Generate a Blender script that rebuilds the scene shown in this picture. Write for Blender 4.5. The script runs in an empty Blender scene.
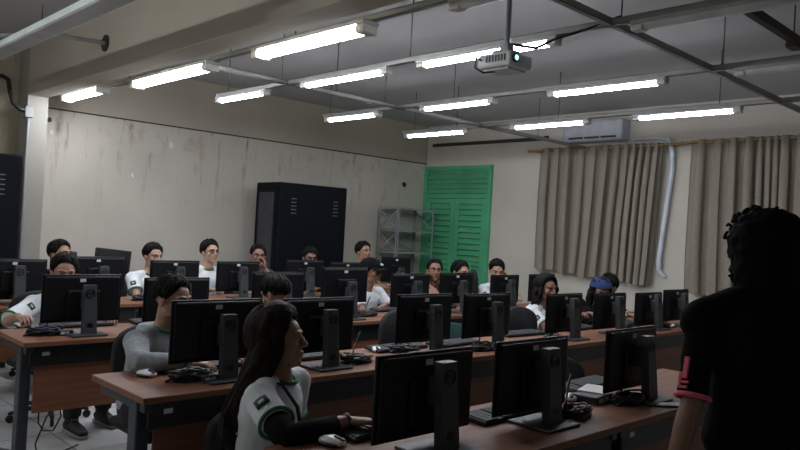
import bpy, bmesh, math, random
from mathutils import Vector as V, Matrix, noise
S = bpy.context.scene
COL = S.collection
rnd = random.Random(7)
R_ = math.radians

# ------------------------------------------------------------------ materials
def _nt(name):
    m = bpy.data.materials.new(name); m.use_nodes = True
    return m, m.node_tree, m.node_tree.nodes['Principled BSDF']
def mat(name, col, rough=.5, metal=0., var=.12, scale=8., bump=0., spec=.5, emis=None, estr=0., stretch=None):
    m, nt, b = _nt(name)
    b.inputs['Roughness'].default_value = rough
    b.inputs['Metallic'].default_value = metal
    b.inputs['Specular IOR Level'].default_value = spec
    tc = nt.nodes.new('ShaderNodeTexCoord'); nz = nt.nodes.new('ShaderNodeTexNoise')
    nz.inputs['Scale'].default_value = scale; nz.inputs['Detail'].default_value = 4
    src = tc.outputs['Object']
    if stretch:
        mp = nt.nodes.new('ShaderNodeMapping'); mp.inputs['Scale'].default_value = stretch
        nt.links.new(src, mp.inputs['Vector']); src = mp.outputs['Vector']
    nt.links.new(src, nz.inputs['Vector'])
    cr = nt.nodes.new('ShaderNodeValToRGB')
    cr.color_ramp.elements[0].color = tuple(c*(1-var) for c in col)+(1,)
    cr.color_ramp.elements[1].color = tuple(min(1, c*(1+var)) for c in col)+(1,)
    cr.color_ramp.elements[0].position = .3; cr.color_ramp.elements[1].position = .7
    nt.links.new(nz.outputs['Fac'], cr.inputs['Fac']); nt.links.new(cr.outputs['Color'], b.inputs['Base Color'])
    if bump:
        bp = nt.nodes.new('ShaderNodeBump'); bp.inputs['Strength'].default_value = bump; bp.inputs['Distance'].default_value = .01
        nt.links.new(nz.outputs['Fac'], bp.inputs['Height']); nt.links.new(bp.outputs['Normal'], b.inputs['Normal'])
    if emis:
        b.inputs['Emission Color'].default_value = tuple(emis)+(1,); b.inputs['Emission Strength'].default_value = estr
    return m

def wall_mat(name, base, stain, streak=True):
    m, nt, b = _nt(name); N = nt.nodes; L = nt.links
    b.inputs['Roughness'].default_value = .85
    g = N.new('ShaderNodeNewGeometry')
    n1 = N.new('ShaderNodeTexNoise'); n1.inputs['Scale'].default_value = 1.3; n1.inputs['Detail'].default_value = 6
    L.new(g.outputs['Position'], n1.inputs['Vector'])
    mp = N.new('ShaderNodeMapping'); mp.inputs['Scale'].default_value = (11, 11, 1.7); L.new(g.outputs['Position'], mp.inputs['Vector'])
    n2 = N.new('ShaderNodeTexNoise'); n2.inputs['Scale'].default_value = 1.0; n2.inputs['Detail'].default_value = 7; n2.inputs['Roughness'].default_value = .65
    L.new(mp.outputs['Vector'], n2.inputs['Vector'])
    r1 = N.new('ShaderNodeValToRGB'); r1.color_ramp.elements[0].position = .35; r1.color_ramp.elements[1].position = .75
    r1.color_ramp.elements[0].color = tuple(base)+(1,); r1.color_ramp.elements[1].color = tuple(c*.88 for c in base)+(1,)
    L.new(n1.outputs['Fac'], r1.inputs['Fac'])
    mx = N.new('ShaderNodeMixRGB'); mx.inputs['Color2'].default_value = tuple(stain)+(1,)
    L.new(r1.outputs['Color'], mx.inputs['Color1'])
    if streak:
        r2 = N.new('ShaderNodeValToRGB'); r2.color_ramp.elements[0].position = .56; r2.color_ramp.elements[1].position = .72
        L.new(n2.outputs['Fac'], r2.inputs['Fac'])
        sx = N.new('ShaderNodeSeparateXYZ'); L.new(g.outputs['Position'], sx.inputs['Vector'])
        mr = N.new('ShaderNodeMapRange'); mr.inputs['From Min'].default_value = 1.5; mr.inputs['From Max'].default_value = 2.5
        mr.inputs['To Min'].default_value = .04; mr.inputs['To Max'].default_value = 1.0
        L.new(sx.outputs['Z'], mr.inputs['Value'])
        mu = N.new('ShaderNodeMath'); mu.operation = 'MULTIPLY'
        L.new(r2.outputs['Color'], mu.inputs[0]); L.new(mr.outputs['Result'], mu.inputs[1]); L.new(mu.outputs['Value'], mx.inputs['Fac'])
        n3 = N.new('ShaderNodeTexNoise'); n3.inputs['Scale'].default_value = 3.2; n3.inputs['Detail'].default_value = 8; n3.inputs['Roughness'].default_value = .7; L.new(g.outputs['Position'], n3.inputs['Vector'])
        r3 = N.new('ShaderNodeValToRGB'); r3.color_ramp.elements[0].position = .54; r3.color_ramp.elements[1].position = .74; L.new(n3.outputs['Fac'], r3.inputs['Fac'])
        m3 = N.new('ShaderNodeMapRange'); m3.inputs['From Min'].default_value = 2.05; m3.inputs['From Max'].default_value = 2.6; m3.inputs['To Min'].default_value = 0; m3.inputs['To Max'].default_value = .95; L.new(sx.outputs['Z'], m3.inputs['Value'])
        u3 = N.new('ShaderNodeMath'); u3.operation = 'MULTIPLY'; L.new(r3.outputs['Color'], u3.inputs[0]); L.new(m3.outputs['Result'], u3.inputs[1])
        x3 = N.new('ShaderNodeMixRGB'); x3.inputs['Color2'].default_value = (.30, .19, .10, 1); L.new(mx.outputs['Color'], x3.inputs['Color1']); L.new(u3.outputs['Value'], x3.inputs['Fac']); mx = x3
    else:
        mx.inputs['Fac'].default_value = 0
    L.new(mx.outputs['Color'], b.inputs['Base Color'])
    bp = N.new('ShaderNodeBump'); bp.inputs['Strength'].default_value = .12; bp.inputs['Distance'].default_value = .02
    L.new(n2.outputs['Fac'], bp.inputs['Height']); L.new(bp.outputs['Normal'], b.inputs['Normal'])
    return m

def tile_mat():
    m, nt, b = _nt('floor_tiles'); N = nt.nodes; L = nt.links
    g = N.new('ShaderNodeNewGeometry')
    br = N.new('ShaderNodeTexBrick'); br.offset = 0; br.inputs['Scale'].default_value = 1
    br.inputs['Brick Width'].default_value = .46; br.inputs['Row Height'].default_value = .46; br.inputs['Mortar Size'].default_value = .004
    br.inputs['Color1'].default_value = (.62, .63, .62, 1); br.inputs['Color2'].default_value = (.56, .57, .57, 1); br.inputs['Mortar'].default_value = (.08, .08, .08, 1)
    mp = N.new('ShaderNodeMapping'); mp.inputs['Location'].default_value = (.08, .02, 0)
    L.new(g.outputs['Position'], mp.inputs['Vector']); L.new(mp.outputs['Vector'], br.inputs['Vector'])
    nz = N.new('ShaderNodeTexNoise'); nz.inputs['Scale'].default_value = 6; L.new(g.outputs['Position'], nz.inputs['Vector'])
    mx = N.new('ShaderNodeMixRGB'); mx.blend_type = 'MULTIPLY'; mx.inputs['Fac'].default_value = .35
    L.new(br.outputs['Color'], mx.inputs['Color1']); L.new(nz.outputs['Fac'], mx.inputs['Color2'])
    L.new(mx.outputs['Color'], b.inputs['Base Color']); b.inputs['Roughness'].default_value = .35
    return m

def wood_mat(name, c1, c2):
    m, nt, b = _nt(name); N = nt.nodes; L = nt.links
    tc = N.new('ShaderNodeTexCoord'); mp = N.new('ShaderNodeMapping'); mp.inputs['Scale'].default_value = (1.2, 22, 22)
    L.new(tc.outputs['Object'], mp.inputs['Vector'])
    nz = N.new('ShaderNodeTexNoise'); nz.inputs['Scale'].default_value = 1.5; nz.inputs['Detail'].default_value = 6; nz.inputs['Distortion'].default_value = .6
    L.new(mp.outputs['Vector'], nz.inputs['Vector'])
    cr = N.new('ShaderNodeValToRGB'); cr.color_ramp.elements[0].position = .3; cr.color_ramp.elements[1].position = .72
    cr.color_ramp.elements[0].color = tuple(c1)+(1,); cr.color_ramp.elements[1].color = tuple(c2)+(1,)
    L.new(nz.outputs['Fac'], cr.inputs['Fac']); L.new(cr.outputs['Color'], b.inputs['Base Color'])
    b.inputs['Roughness'].default_value = .5; b.inputs['Specular IOR Level'].default_value = .25
    return m

M = {}
M['wall'] = wall_mat('stained_plaster', (.56, .525, .455), (.20, .14, .085))
M['wall_plain'] = wall_mat('plain_plaster', (.58, .545, .475), (.3, .26, .2), False)
M['beam'] = wall_mat('beam_paint', (.47, .43, .345), (.3, .26, .2), False)
M['column'] = wall_mat('column_paint', (.34, .325, .285), (.3, .26, .2), False)
M['yellow'] = wall_mat('yellowed_plaster', (.50, .45, .33), (.3, .25, .15))
M['ceiling'] = wall_mat('ceiling_paint', (.44, .44, .45), (.3, .3, .3), False)
M['tiles'] = tile_mat()
M['wood'] = wood_mat('desk_laminate', (.160, .067, .038), (.255, .118, .067))
M['panel'] = wood_mat('desk_panel_laminate', (.15, .060, .031), (.23, .10, .052))
M['steel_dark'] = mat('painted_dark_steel', (.028, .032, .040), .45)
M['steel_black'] = mat('black_steel', (.010, .010, .011), .5)
M['plastic_black'] = mat('black_plastic', (.010, .010, .012), .42)
M['panel_back'] = mat('monitor_back_plastic', (.0045, .005, .0065), .45, spec=.3)
M['stand_grey'] = mat('stand_grey_plastic', (.046, .052, .055), .45)
M['emblem'] = mat('emblem_black', (.006, .006, .007), .3)
M['screen'] = mat('dark_screen', (.006, .006, .008), .15)
M['sticker'] = mat('white_sticker', (.62, .64, .66), .6)
M['key'] = mat('key_plastic', (.035, .039, .046), .55, spec=.3)
M['kb'] = mat('keyboard_body', (.012, .013, .015), .55, spec=.3)
M['mouse_grey'] = mat('mouse_silver', (.85, .87, .9), .3)
M['cable'] = mat('cable_rubber', (.011, .011, .012), .45)
M['cable_blue'] = mat('blue_cable', (.02, .03, .13), .45)
M['chair_fabric'] = mat('chair_fabric', (.006, .006, .007), .9, bump=.3, scale=120)
M['chair_green'] = mat('chair_green_fabric', (.006, .045, .035), .9, bump=.3, scale=120)
M['lamp_on'] = mat('lit_diffuser', (.9, .92, .95), .4, emis=(.90, .93, 1.0), estr=46.)
M['added_tube'] = mat('added_bare_tube', (.9, .92, .95), .4, emis=(.92, .95, 1.0), estr=58.)  # glow of the unseen tubes added beyond the beam
M['lamp_off'] = mat('unlit_diffuser', (.62, .66, .66), .35)
M['lamp_body'] = mat('lamp_housing', (.42, .43, .43), .5)
M['lamp_cap'] = mat('lamp_end_plastic', (.62, .60, .55), .5)
M['track'] = mat('galvanised_channel', (.30, .31, .29), .5, .1)
M['rod'] = mat('hanger_rod', (.14, .14, .14), .5, .5)
M['rack'] = mat('rack_black', (.0035, .0042, .0075), .65, spec=.12)
M['rack_glass'] = mat('smoked_door', (.03, .033, .038), .25, spec=.35)
M['rack_slot'] = mat('vent_slot', (.16, .17, .20), .5)
M['green'] = mat('green_paint', (.085, .41, .20), .5, var=.15, scale=3)
M['curtain'] = mat('curtain_cloth', (.27, .24, .19), .95, bump=.2, scale=60)
M['brass'] = mat('wood_rod', (.30, .19, .07), .4)
M['ac'] = mat('ac_plastic', (.46, .48, .54), .35)
M['ac_dark'] = mat('ac_vent', (.03, .03, .035), .5)
M['pipe_white'] = mat('pipe_wrap', (.60, .66, .74), .5)
M['shelf'] = mat('shelf_steel', (.30, .32, .33), .5, .1)
M['rail'] = mat('dark_rail', (.035, .024, .022), .6)
M['conduit'] = mat('grey_conduit', (.26, .27, .28), .45, .2)
M['proj'] = mat('projector_shell', (.62, .66, .66), .45)
M['lens'] = mat('projector_lens', (.3, .6, .7), .1, emis=(.45, .85, 1.), estr=2.2)
M['paper'] = mat('paper', (.72, .70, .68), .8)
M['white_plastic'] = mat('white_plastic', (.70, .72, .76), .5)
M['shirt_white'] = mat('white_cotton', (.66, .69, .72), .9, bump=.15, scale=30, var=.05)
M['hoodie'] = mat('heather_grey_fleece', (.27, .29, .31), .95, bump=.3, scale=45, var=.2)
M['navy'] = mat('navy_cotton', (.03, .04, .13), .9)
M['black_cloth'] = mat('black_cotton', (.007, .007, .008), .95, spec=.1)
M['presenter_cloth'] = mat('presenter_black_cotton', (.0045, .0045, .005), .95, spec=.1)
M['orange_cloth'] = mat('orange_cotton', (.42, .14, .05), .9)
M['trouser'] = mat('dark_trousers', (.014, .015, .019), .9)
M['green_trim'] = mat('green_ribbing', (.03, .16, .07), .9)
M['pink'] = mat('pink_trim', (.62, .11, .15), .8)
M['hair'] = mat('black_hair', (.0060, .0052, .0052), .65, var=.4, scale=30, spec=.14)
M['hair_brown'] = mat('dark_brown_hair', (.013, .0085, .0065), .65, var=.5, scale=30, spec=.12)
M['hair_soft'] = mat('presenter_hair', (.004, .004, .004), .8, var=.3, scale=30, spec=.1)
M['eye'] = mat('eye_white', (.55, .53, .5), .3)
M['iris'] = mat('iris', (.012, .008, .006), .2)
M['white_metal'] = mat('white_enamel', (.60, .66, .63), .4)
M['cap_black'] = mat('cap_cloth', (.005, .005, .006), .9, spec=.1)
M['cap_blue'] = mat('blue_knit', (.018, .04, .13), .95, bump=.4, scale=80)
M['shoe'] = mat('shoe_black', (.012, .012, .013), .6)
M['sole'] = mat('shoe_sole', (.30, .30, .30), .6)
M['patch'] = mat('badge_dark', (.012, .03, .02), .7)
M['patch_mark'] = mat('badge_mark', (.45, .5, .47), .7)
SK = {}
def skin(tone):
    if tone not in SK:
        c = {'tan': (.34, .19, .125), 'fair': (.44, .27, .19), 'deep': (.23, .12, .075)}[tone]
        SK[tone] = (mat('skin_'+tone, c, .5, var=.06), mat('lips_'+tone, (c[0]*.8, c[1]*.55, c[2]*.55), .45, var=.05))
    return SK[tone]

# ------------------------------------------------------------------ mesh builder
class MB:
    def __init__(s): s.v = []; s.f = []; s.m = []
    def add(s, vs, fs, mi=0):
        o = len(s.v); s.v += [tuple(v) for v in vs]; s.f += [tuple(i+o for i in f) for f in fs]; s.m += [mi]*len(fs); return s
    def box(s, x0, x1, y0, y1, z0, z1, mi=0, bev=0., mtx=None):
        bm = bmesh.new(); bmesh.ops.create_cube(bm, size=1)
        for v in bm.verts:
            v.co = V((x0+(v.co.x+.5)*(x1-x0), y0+(v.co.y+.5)*(y1-y0), z0+(v.co.z+.5)*(z1-z0)))
        if bev: bmesh.ops.bevel(bm, geom=bm.edges[:], offset=bev, segments=2, profile=.5, affect='EDGES')
        if mtx: bm.transform(mtx)
        return s.bm(bm, mi)
    def bm(s, bm, mi=0):
        bm.verts.index_update()
        s.add([v.co[:] for v in bm.verts], [[v.index for v in f.verts] for f in bm.faces], mi); bm.free(); return s
    def sphere(s, c, r, mi=0, seg=12, mtx=None):
        bm = bmesh.new(); bmesh.ops.create_uvsphere(bm, u_segments=seg, v_segments=max(6, seg*2//3), radius=1)
        r = (r, r, r) if isinstance(r, (int, float)) else r
        bm.transform(Matrix.Translation(c) @ Matrix.Diagonal((r[0], r[1], r[2], 1)))
        if mtx: bm.transform(mtx)
        return s.bm(bm, mi)
    def tube(s, P, rad, seg=8, mi=0, ref=None, sq=1., cap='round', mtx=None):
        """tube along points; radius number or list (or (w,d) pairs across/along ref); rounded or flat ends"""
        P = [V(p) for p in P]; n = len(P)
        rs = rad if isinstance(rad, (list, tuple)) else [rad]*n
        rs = [r if isinstance(r, (list, tuple)) else (r, r*sq) for r in rs]
        T = []
        for i in range(n):
            t = (P[min(i+1, n-1)]-P[max(i-1, 0)]); T.append(t.normalized() if t.length > 1e-9 else V((0, 0, 1)))
        a = V(ref) if ref is not None else (V((0, 0, 1)) if abs(T[0].z) < .9 else V((1, 0, 0)))
        rings = []; u = (a-T[0]*a.dot(T[0])).normalized()
        for i in range(n):
            b = a if ref is not None else u
            u2 = b-T[i]*b.dot(T[i]); u = u2.normalized() if u2.length > 1e-6 else u
            rings.append((P[i], T[i], u, T[i].cross(u), rs[i]))
        if cap == 'round':
            p, t, uu, w, r = rings[0]; m_ = min(r)
            pre = [(p-t*m_*math.sin(k), t, uu, w, (r[0]*math.cos(k), r[1]*math.cos(k))) for k in (1.25, .7)]
            p, t, uu, w, r = rings[-1]; m_ = min(r)
            post = [(p+t*m_*math.sin(k), t, uu, w, (r[0]*math.cos(k), r[1]*math.cos(k))) for k in (.7, 1.25)]
            rings = pre+rings+post
        vs = []; fs = []
        for p, t, uu, w, r in rings:
            for k in range(seg):
                c = math.cos(2*math.pi*k/seg); q = math.sin(2*math.pi*k/seg)
                vs.append(p+w*c*r[0]+uu*q*r[1])
        for i in range(len(rings)-1):
            for k in range(seg):
                k2 = (k+1) % seg; fs.append((i*seg+k, i*seg+k2, (i+1)*seg+k2, (i+1)*seg+k))
        fs.append(tuple(reversed(range(seg)))); fs.append(tuple((len(rings)-1)*seg+k for k in range(seg)))
        if mtx: vs = [mtx @ v for v in vs]
        return s.add(vs, fs, mi)
    def mesh(s, name, mats, smooth=False):
        me = bpy.data.meshes.new(name); me.from_pydata(s.v, [], s.f)
        for m in (mats if isinstance(mats, (list, tuple)) else [mats]): me.materials.append(m)
        me.polygons.foreach_set('material_index', s.m)
        if smooth: me.polygons.foreach_set('use_smooth', [True]*len(s.f))
        me.update(); return me
    def build(s, name, mats, parent=None, smooth=False):
        o = bpy.data.objects.new(name, s.mesh(name, mats, smooth)); COL.objects.link(o)
        if parent: o.parent = parent
        return o

def remesh(mb, voxel, it=3, fac=.5):
    """fuse the builder's closed shapes to one continuous surface"""
    me = mb.mesh('tmp', [M['hair']]); o = bpy.data.objects.new('tmp', me); COL.objects.link(o)
    a = o.modifiers.new('r', 'REMESH'); a.mode = 'VOXEL'; a.voxel_size = voxel
    if it:
        b = o.modifiers.new('s', 'SMOOTH'); b.iterations = it; b.factor = fac
    dg = bpy.context.evaluated_depsgraph_get(); e = o.evaluated_get(dg); m2 = bpy.data.meshes.new_from_object(e)
    out = MB(); out.add([v.co[:] for v in m2.vertices], [tuple(p.vertices) for p in m2.polygons])
    bpy.data.objects.remove(o); bpy.data.meshes.remove(me); bpy.data.meshes.remove(m2)
    return out

def tag(o, label=None, cat=None, group=None, kind=None):
    if label: o['label'] = label
    if cat: o['category'] = cat
    if group: o['group'] = group
    if kind: o['kind'] = kind
    return o
def thing(name, label, cat, loc=(0, 0, 0), rz=0., group=None):
    o = bpy.data.objects.new(name, None); COL.objects.link(o); o.empty_display_size = .1
    o.location = loc; o.rotation_euler = (0, 0, rz)
    return tag(o, label, cat, group)
def dup(root, loc=None, rz=None, label=None, group=None, skip=()):
    c = root.copy(); COL.objects.link(c)
    if loc is not None: c.location = loc
    if rz is not None: c.rotation_euler = (0, 0, rz)
    if label: c['label'] = label
    if group: c['group'] = group
    def rec(src, dst):
        for ch in src.children:
            if ch.name.split('.')[0] in skip: continue
            d = ch.copy(); COL.objects.link(d); d.parent = dst; rec(ch, d)
    rec(root, c); return c
def struct(o): o['kind'] = 'structure'; return o

# ------------------------------------------------------------------ camera (horizon and vanishing points of the room's two directions)
H = 1.48
F_PX = 725.64
CR = ((.7180, -.0450, -.6946), (-.6938, .0334, -.7194), (.0556, .9984, -.0072))
def cam_basis():
    c = V((400, 225)); f = F_PX
    X = V((1150-400, -(272-225), -f)).normalized(); Y = V((-300-400, -(192-225), -f)).normalized(); Z = X.cross(Y).normalized()
    Y = Z.cross(X)
    return Matrix((X, Y, Z))
CM = cam_basis()
cam_d = bpy.data.cameras.new('camera'); cam_d.sensor_width = 36; cam_d.lens = 36*F_PX/800; cam_d.clip_start = .05
cam = bpy.data.objects.new('camera', cam_d); COL.objects.link(cam)
cam.matrix_world = Matrix.Translation((0, 0, H)) @ CM.to_4x4()
S.camera = cam
# ------------------------------------------------------------------ the room
XR, YW, ZC = 8.55, 8.3, 3.21
X0, Y0 = -1.6, -2.2
struct(MB().box(X0-.15, XR+.15, Y0-.15, YW+.15, -.12, 0).build('floor', M['tiles']))
struct(MB().box(X0-.15, XR+.15, Y0-.15, YW+.15, ZC, ZC+.12).build('ceiling', M['ceiling']))
# long stained wall: lower face, and the upper lintel standing 3 cm back above the ledge line
wl = MB(); wl.box(2.35, XR+.15, YW, YW+.15, 0, 2.60); wl.box(2.35, XR+.15, YW+.02, YW+.15, 2.60, ZC, 1)
struct(wl.build('wall_left', [M['wall'], M['beam']]))
struct(MB().box(X0-.15, 2.35, YW, YW+.15, 0, ZC).build('wall_left_bay', M['yellow']))
struct(MB().box(XR, XR+.15, Y0-.15, YW, 0, ZC).build('wall_right', M['wall_plain']))
struct(MB().box(X0-.15, X0, Y0-.15, YW, 0, ZC).build('wall_back', M['wall_plain']))
struct(MB().box(X0, XR, Y0-.15, Y0, 0, ZC).build('wall_front', M['wall_plain']))
struct(MB().box(2.35, 2.555, 7.98, YW, 0, ZC, bev=.006).build('trim_1', M['column']))            # the column
struct(MB().box(2.35, 2.555, Y0, 7.98, 2.655, ZC, bev=.006).build('trim_2', M['beam']))              # the cross beam
struct(MB().box(2.56, XR, YW-.012, YW+.02, 2.585, 2.60, bev=.002).build('trim_3', M['rail']))        # dark ledge line
b = MB(); b.box(XR-.035, XR, 5.97, 8.16, 2.865, 2.915, bev=.006); b.box(XR-.05, XR, 5.93, 5.99, 2.86, 2.925, bev=.006)
struct(b.build('trim_4', M['rail']))
# green louvred door
dr = MB()
Ya, Yb, Zt = 6.895, 8.292, 2.545
xf = XR-.05
dr.box(xf, XR-.001, Ya, Ya+.07, 0, Zt, bev=.003); dr.box(xf, XR-.001, Yb-.07, Yb, 0, Zt, bev=.003)
dr.box(xf+.002, XR-.002, Ya+.0705, Yb-.0705, Zt-.06, Zt-.001, bev=.003); dr.box(xf+.002, XR-.002, Ya+.0705, Yb-.0705, 2.035, 2.105, bev=.003)
door = struct(dr.build('door_1', M['green']))
def louvres(mb, y0, y1, z0, z1, n):
    st = (z1-z0)/n
    for i in range(n):
        z = z0+st*(i+.5)
        c = Matrix.Translation((XR-.024, 0, z)) @ Matrix.Rotation(R_(32), 4, 'Y')
        mb.box(-.004, .004, y0, y1, -st*.5, st*.5, mtx=c)
lv = MB(); louvres(lv, Ya+.072, Yb-.072, 2.108, Zt-.062, 5); lv.build('transom_louvre', M['green'], door)
ym = (Ya+Yb)/2
for k, (y0, y1) in enumerate(((Ya+.073, ym-.003), (ym+.003, Yb-.073))):
    lf = MB()
    lf.box(xf+.006, XR-.003, y0, y0+.085, .02, 2.03, bev=.003); lf.box(xf+.006, XR-.003, y1-.085, y1, .02, 2.03, bev=.003)
    for z0, z1 in ((.021, .16), (1.0, 1.06), (1.95, 2.029)): lf.box(xf+.008, XR-.004, y0+.0855, y1-.0855, z0, z1, bev=.003)
    louvres(lf, y0+.087, y1-.087, 1.062, 1.948, 10); louvres(lf, y0+.087, y1-.087, .162, .998, 9)
    lf.build('door_leaf', M['green'], door)

# ------------------------------------------------------------------ ceiling channels and lamps
ZT = 2.70
def track(label, pts, rods, sz=.038):
    (x0, y0), (x1, y1) = pts
    t = thing('ceiling_track', label, 'ceiling track', ((x0+x1)/2, (y0+y1)/2, ZT), 0, 'suspended steel channels')
    b = MB(); h = sz/2; lx, ly = (x1-x0)/2, (y1-y0)/2
    if abs(lx) > abs(ly):
        b.box(-lx, lx, -h, h, sz-.004, sz); b.box(-lx, lx, -h, -h+.004, 0, sz); b.box(-lx, lx, h-.004, h, 0, sz)
        b.box(-lx, lx, -h, -h+.0155, 0, .004); b.box(-lx, lx, h-.0155, h, 0, .004)
    else:
        b.box(-h, h, -ly, ly, sz-.004, sz); b.box(-h, -h+.004, -ly, ly, 0, sz); b.box(h-.004, h, -ly, ly, 0, sz)
        b.box(-h, -h+.0155, -ly, ly, 0, .004); b.box(h-.0155, h, -ly, ly, 0, .004)
    b.build('channel', M['track'], t)
    for (rx, ry) in rods:
        MB().tube([(rx-t.location.x, ry-t.location.y, .03), (rx-t.location.x, ry-t.location.y, ZC-ZT)], .005, 6, cap='flat').build('hanger_rod', M['rod'], t, True)
    return t
XA, XB, XC, XD, XF = 2.80, 3.66, 5.0, 6.34, 1.50
YX1, YX2 = 2.16, 5.30
track('channel carrying the lamps nearest the concrete beam', [(XA, 0.2), (XA, 8.25)], [(XA, 7.6), (XA, 6.6), (XA, 4.0), (XA, 2.4)])
track('channel of the second lamp line, passing above the projector', [(XB, -.5), (XB, 6.5)], [(XB, 6.3), (XB, 5.4), (XB, 3.78), (XB, 2.1)])
track('channel of the third lamp line from the beam', [(XC, .4), (XC, 6.5)], [(XC, 6.4), (XC, 5.5), (XC, 4.55), (XC, 2.08)])
track('channel of the lamp line nearest the curtains', [(XD, .4), (XD, 6.6)], [(XD, 6.4), (XD, 5.7), (XD, 2.65), (XD, 4.3)])
track('channel over the unlit lamp in front of the beam', [(XF+.09, 1.0), (XF+.09, 7.0)], [(XF+.09, 5.2), (XF+.09, 2.5)])
track('long crosswise channel passing in front of the dark ceiling bar', [(2.6, YX1), (8.5, YX1)], [(3.2, YX1), (7.2, YX1)])
track('long crosswise channel reaching the wall beside the air conditioner', [(2.8, YX2), (8.5, YX2)], [(4.2, YX2), (7.4, YX2)])

def lamp(label, x, y0, y1, lit, w=.075, bare=False, flat=False):
    """batten lamp; y0 end nearer the camera"""
    t = thing('ceiling_lamp', label, 'ceiling lamp', (x, (y0+y1)/2, ZT-.001), 0, 'lit batten lamps' if lit else 'unlit batten lamps')
    L = (y1-y0)/2; C = .075
    if flat:
        MB().box(-w/2, w/2, -L, L, -.045, 0, bev=.004).build('housing', M['white_metal'], t)
        MB().box(-w/2+.012, w/2-.012, -L+.01, L-.01, -.050, -.044, bev=.002).build('diffuser', M['lamp_body'], t)
        for sgn in (-1, 1): MB().box(-w/2-.003, w/2+.003, sgn*L-.02, sgn*L+.02, -.053, .001, bev=.003).build('end_cap', M['lamp_cap'], t)
        return t
    if bare:
        MB().box(-.03, .03, -L, L, -.03, 0, bev=.003).build('housing', M['lamp_body'], t)
        MB().tube([(0, -L+.02, -.07), (0, L-.02, -.07)], .019, 12, cap='flat').build('tube', M['added_tube'], t, True)
        for sgn in (-1, 1): MB().box(-.022, .022, sgn*(L-.01)-.012, sgn*(L-.01)+.012, -.092, -.02, bev=.004).build('end_cap', M['lamp_cap'], t)
        return t
    hb = MB(); hb.box(-w/2, w/2, -L-C, L+C, -.022, 0, bev=.003); hb.build('housing', M['lamp_body'], t)
    d = MB(); n = 10; vs = []; fs = []
    prof = [(-w/2*.92, -.020)]+[(w/2*.92*math.cos(math.pi+math.pi*k/n), -.022+w*.42*math.sin(math.pi+math.pi*k/n)) for k in range(n+1)]+[(w/2*.92, -.020)]
    m_ = len(prof)
    for yy in (-L, L): vs += [(px, yy, pz) for px, pz in prof]
    fs = [(k, k+1, m_+k+1, m_+k) for k in range(m_-1)]+[tuple(range(m_)), tuple(reversed(range(m_, 2*m_)))]
    d.add(vs, fs).build('diffuser', M['lamp_on'] if lit else M['lamp_off'], t, False)
    for sgn in (-1, 1):
        e = MB(); e.box(-w/2, w/2, min(sgn*L, sgn*(L+C)), max(sgn*L, sgn*(L+C)), -.024-w*.42, -.020, bev=.012)
        e.build('end_cap', M['lamp_cap'], t)
    c = MB()
    for yy in (-L*.6, L*.6): c.box(-.012, .012, yy-.015, yy+.015, 0, .006)
    c.build('clip', M['track'], t)
    return t
for y0, y1, lb in ((7.13, 7.98, 'lit lamp under the beam, closest to the black wall hose'), (5.11, 6.34, 'middle lit lamp under the beam'), (3.29, 4.34, 'large lit lamp under the beam, end nearest the projector')):
    lamp(lb, XA-(.10 if y0 > 7 else .02), y0-(.14 if y0 > 7 else 0), y1-(.14 if y0 > 7 else 0), True, .125)
lamp('unlit lamp end hanging beside the projector pole, under the beam line', XA, 1.5, 2.52, False)
for y0, y1, lb in ((5.69, 6.42, 'lit lamp of the second line, nearest the stained wall'), (4.07, 5.0, 'middle lit lamp of the second line from the beam'), (2.58, 3.61, 'lit lamp directly behind the projector')):
    lamp(lb, XB, y0, y1, True)
lamp('unlit lamp between the projector and the dark ceiling bar', XB, 1.05, 1.95, False)
for y0, y1, lb in ((5.64, 6.38, 'lit lamp of the third line, nearest the stained wall'), (4.13, 4.89, 'lit lamp below the projector in the photo, third line'), (2.55, 3.42, 'lit lamp of the third line above the air conditioner in the photo')):
    lamp(lb, XC, y0, y1, True)
lamp('unlit lamp of the third line, seen above the presenter', XC, 1.0, 1.92, False)
for y0, y1, lb in ((5.59, 6.48, 'lit lamp above the green louvred door'), (4.0, 4.82, 'lit lamp just beside the air conditioner'), (2.53, 3.38, 'lit lamp in front of the second curtain')):
    lamp(lb, XD, y0, y1, True)
lamp('wide unlit lamp in front of the beam, at the top corner of the room', XF+.09, 3.6, 6.6, False, .15, flat=True)
# dark bar beyond, along the cross direction
t = thing('ceiling_bar', 'short dark metal bar under the ceiling, above the presenter', 'metal bar', (4.2, 1.49, ZT))
MB().box(-.42, .42, -.022, .022, 0, .05, bev=.004).build('bar', M['rail'], t); MB().box(.3, .42, -.03, .03, -.03, .0, bev=.004).build('bracket', M['rail'], t)
for xx in (-.35, .35): MB().tube([(xx, 0, .04), (xx, 0, ZC-ZT)], .005, 6, cap='flat').build('hanger_rod', M['rod'], t)
# pipe stub from the unlit lamp's channel to the beam, with a flange
t = thing('wall_pipe', 'pale pipe stub fixed to the beam face with a dark round flange', 'pipe', (2.35, 6.04, 2.89))
MB().tube([(-.012, 0, 0), (-.45, -.03, -.03), (-.86, -.05, -.145)], .018, 8).build('pipe', M['lamp_body'], t, True)
MB().tube([(-.012, 0, 0), (0, 0, 0)], [.07, .07], 16, cap='flat').build('flange', M['rail'], t)
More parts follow.
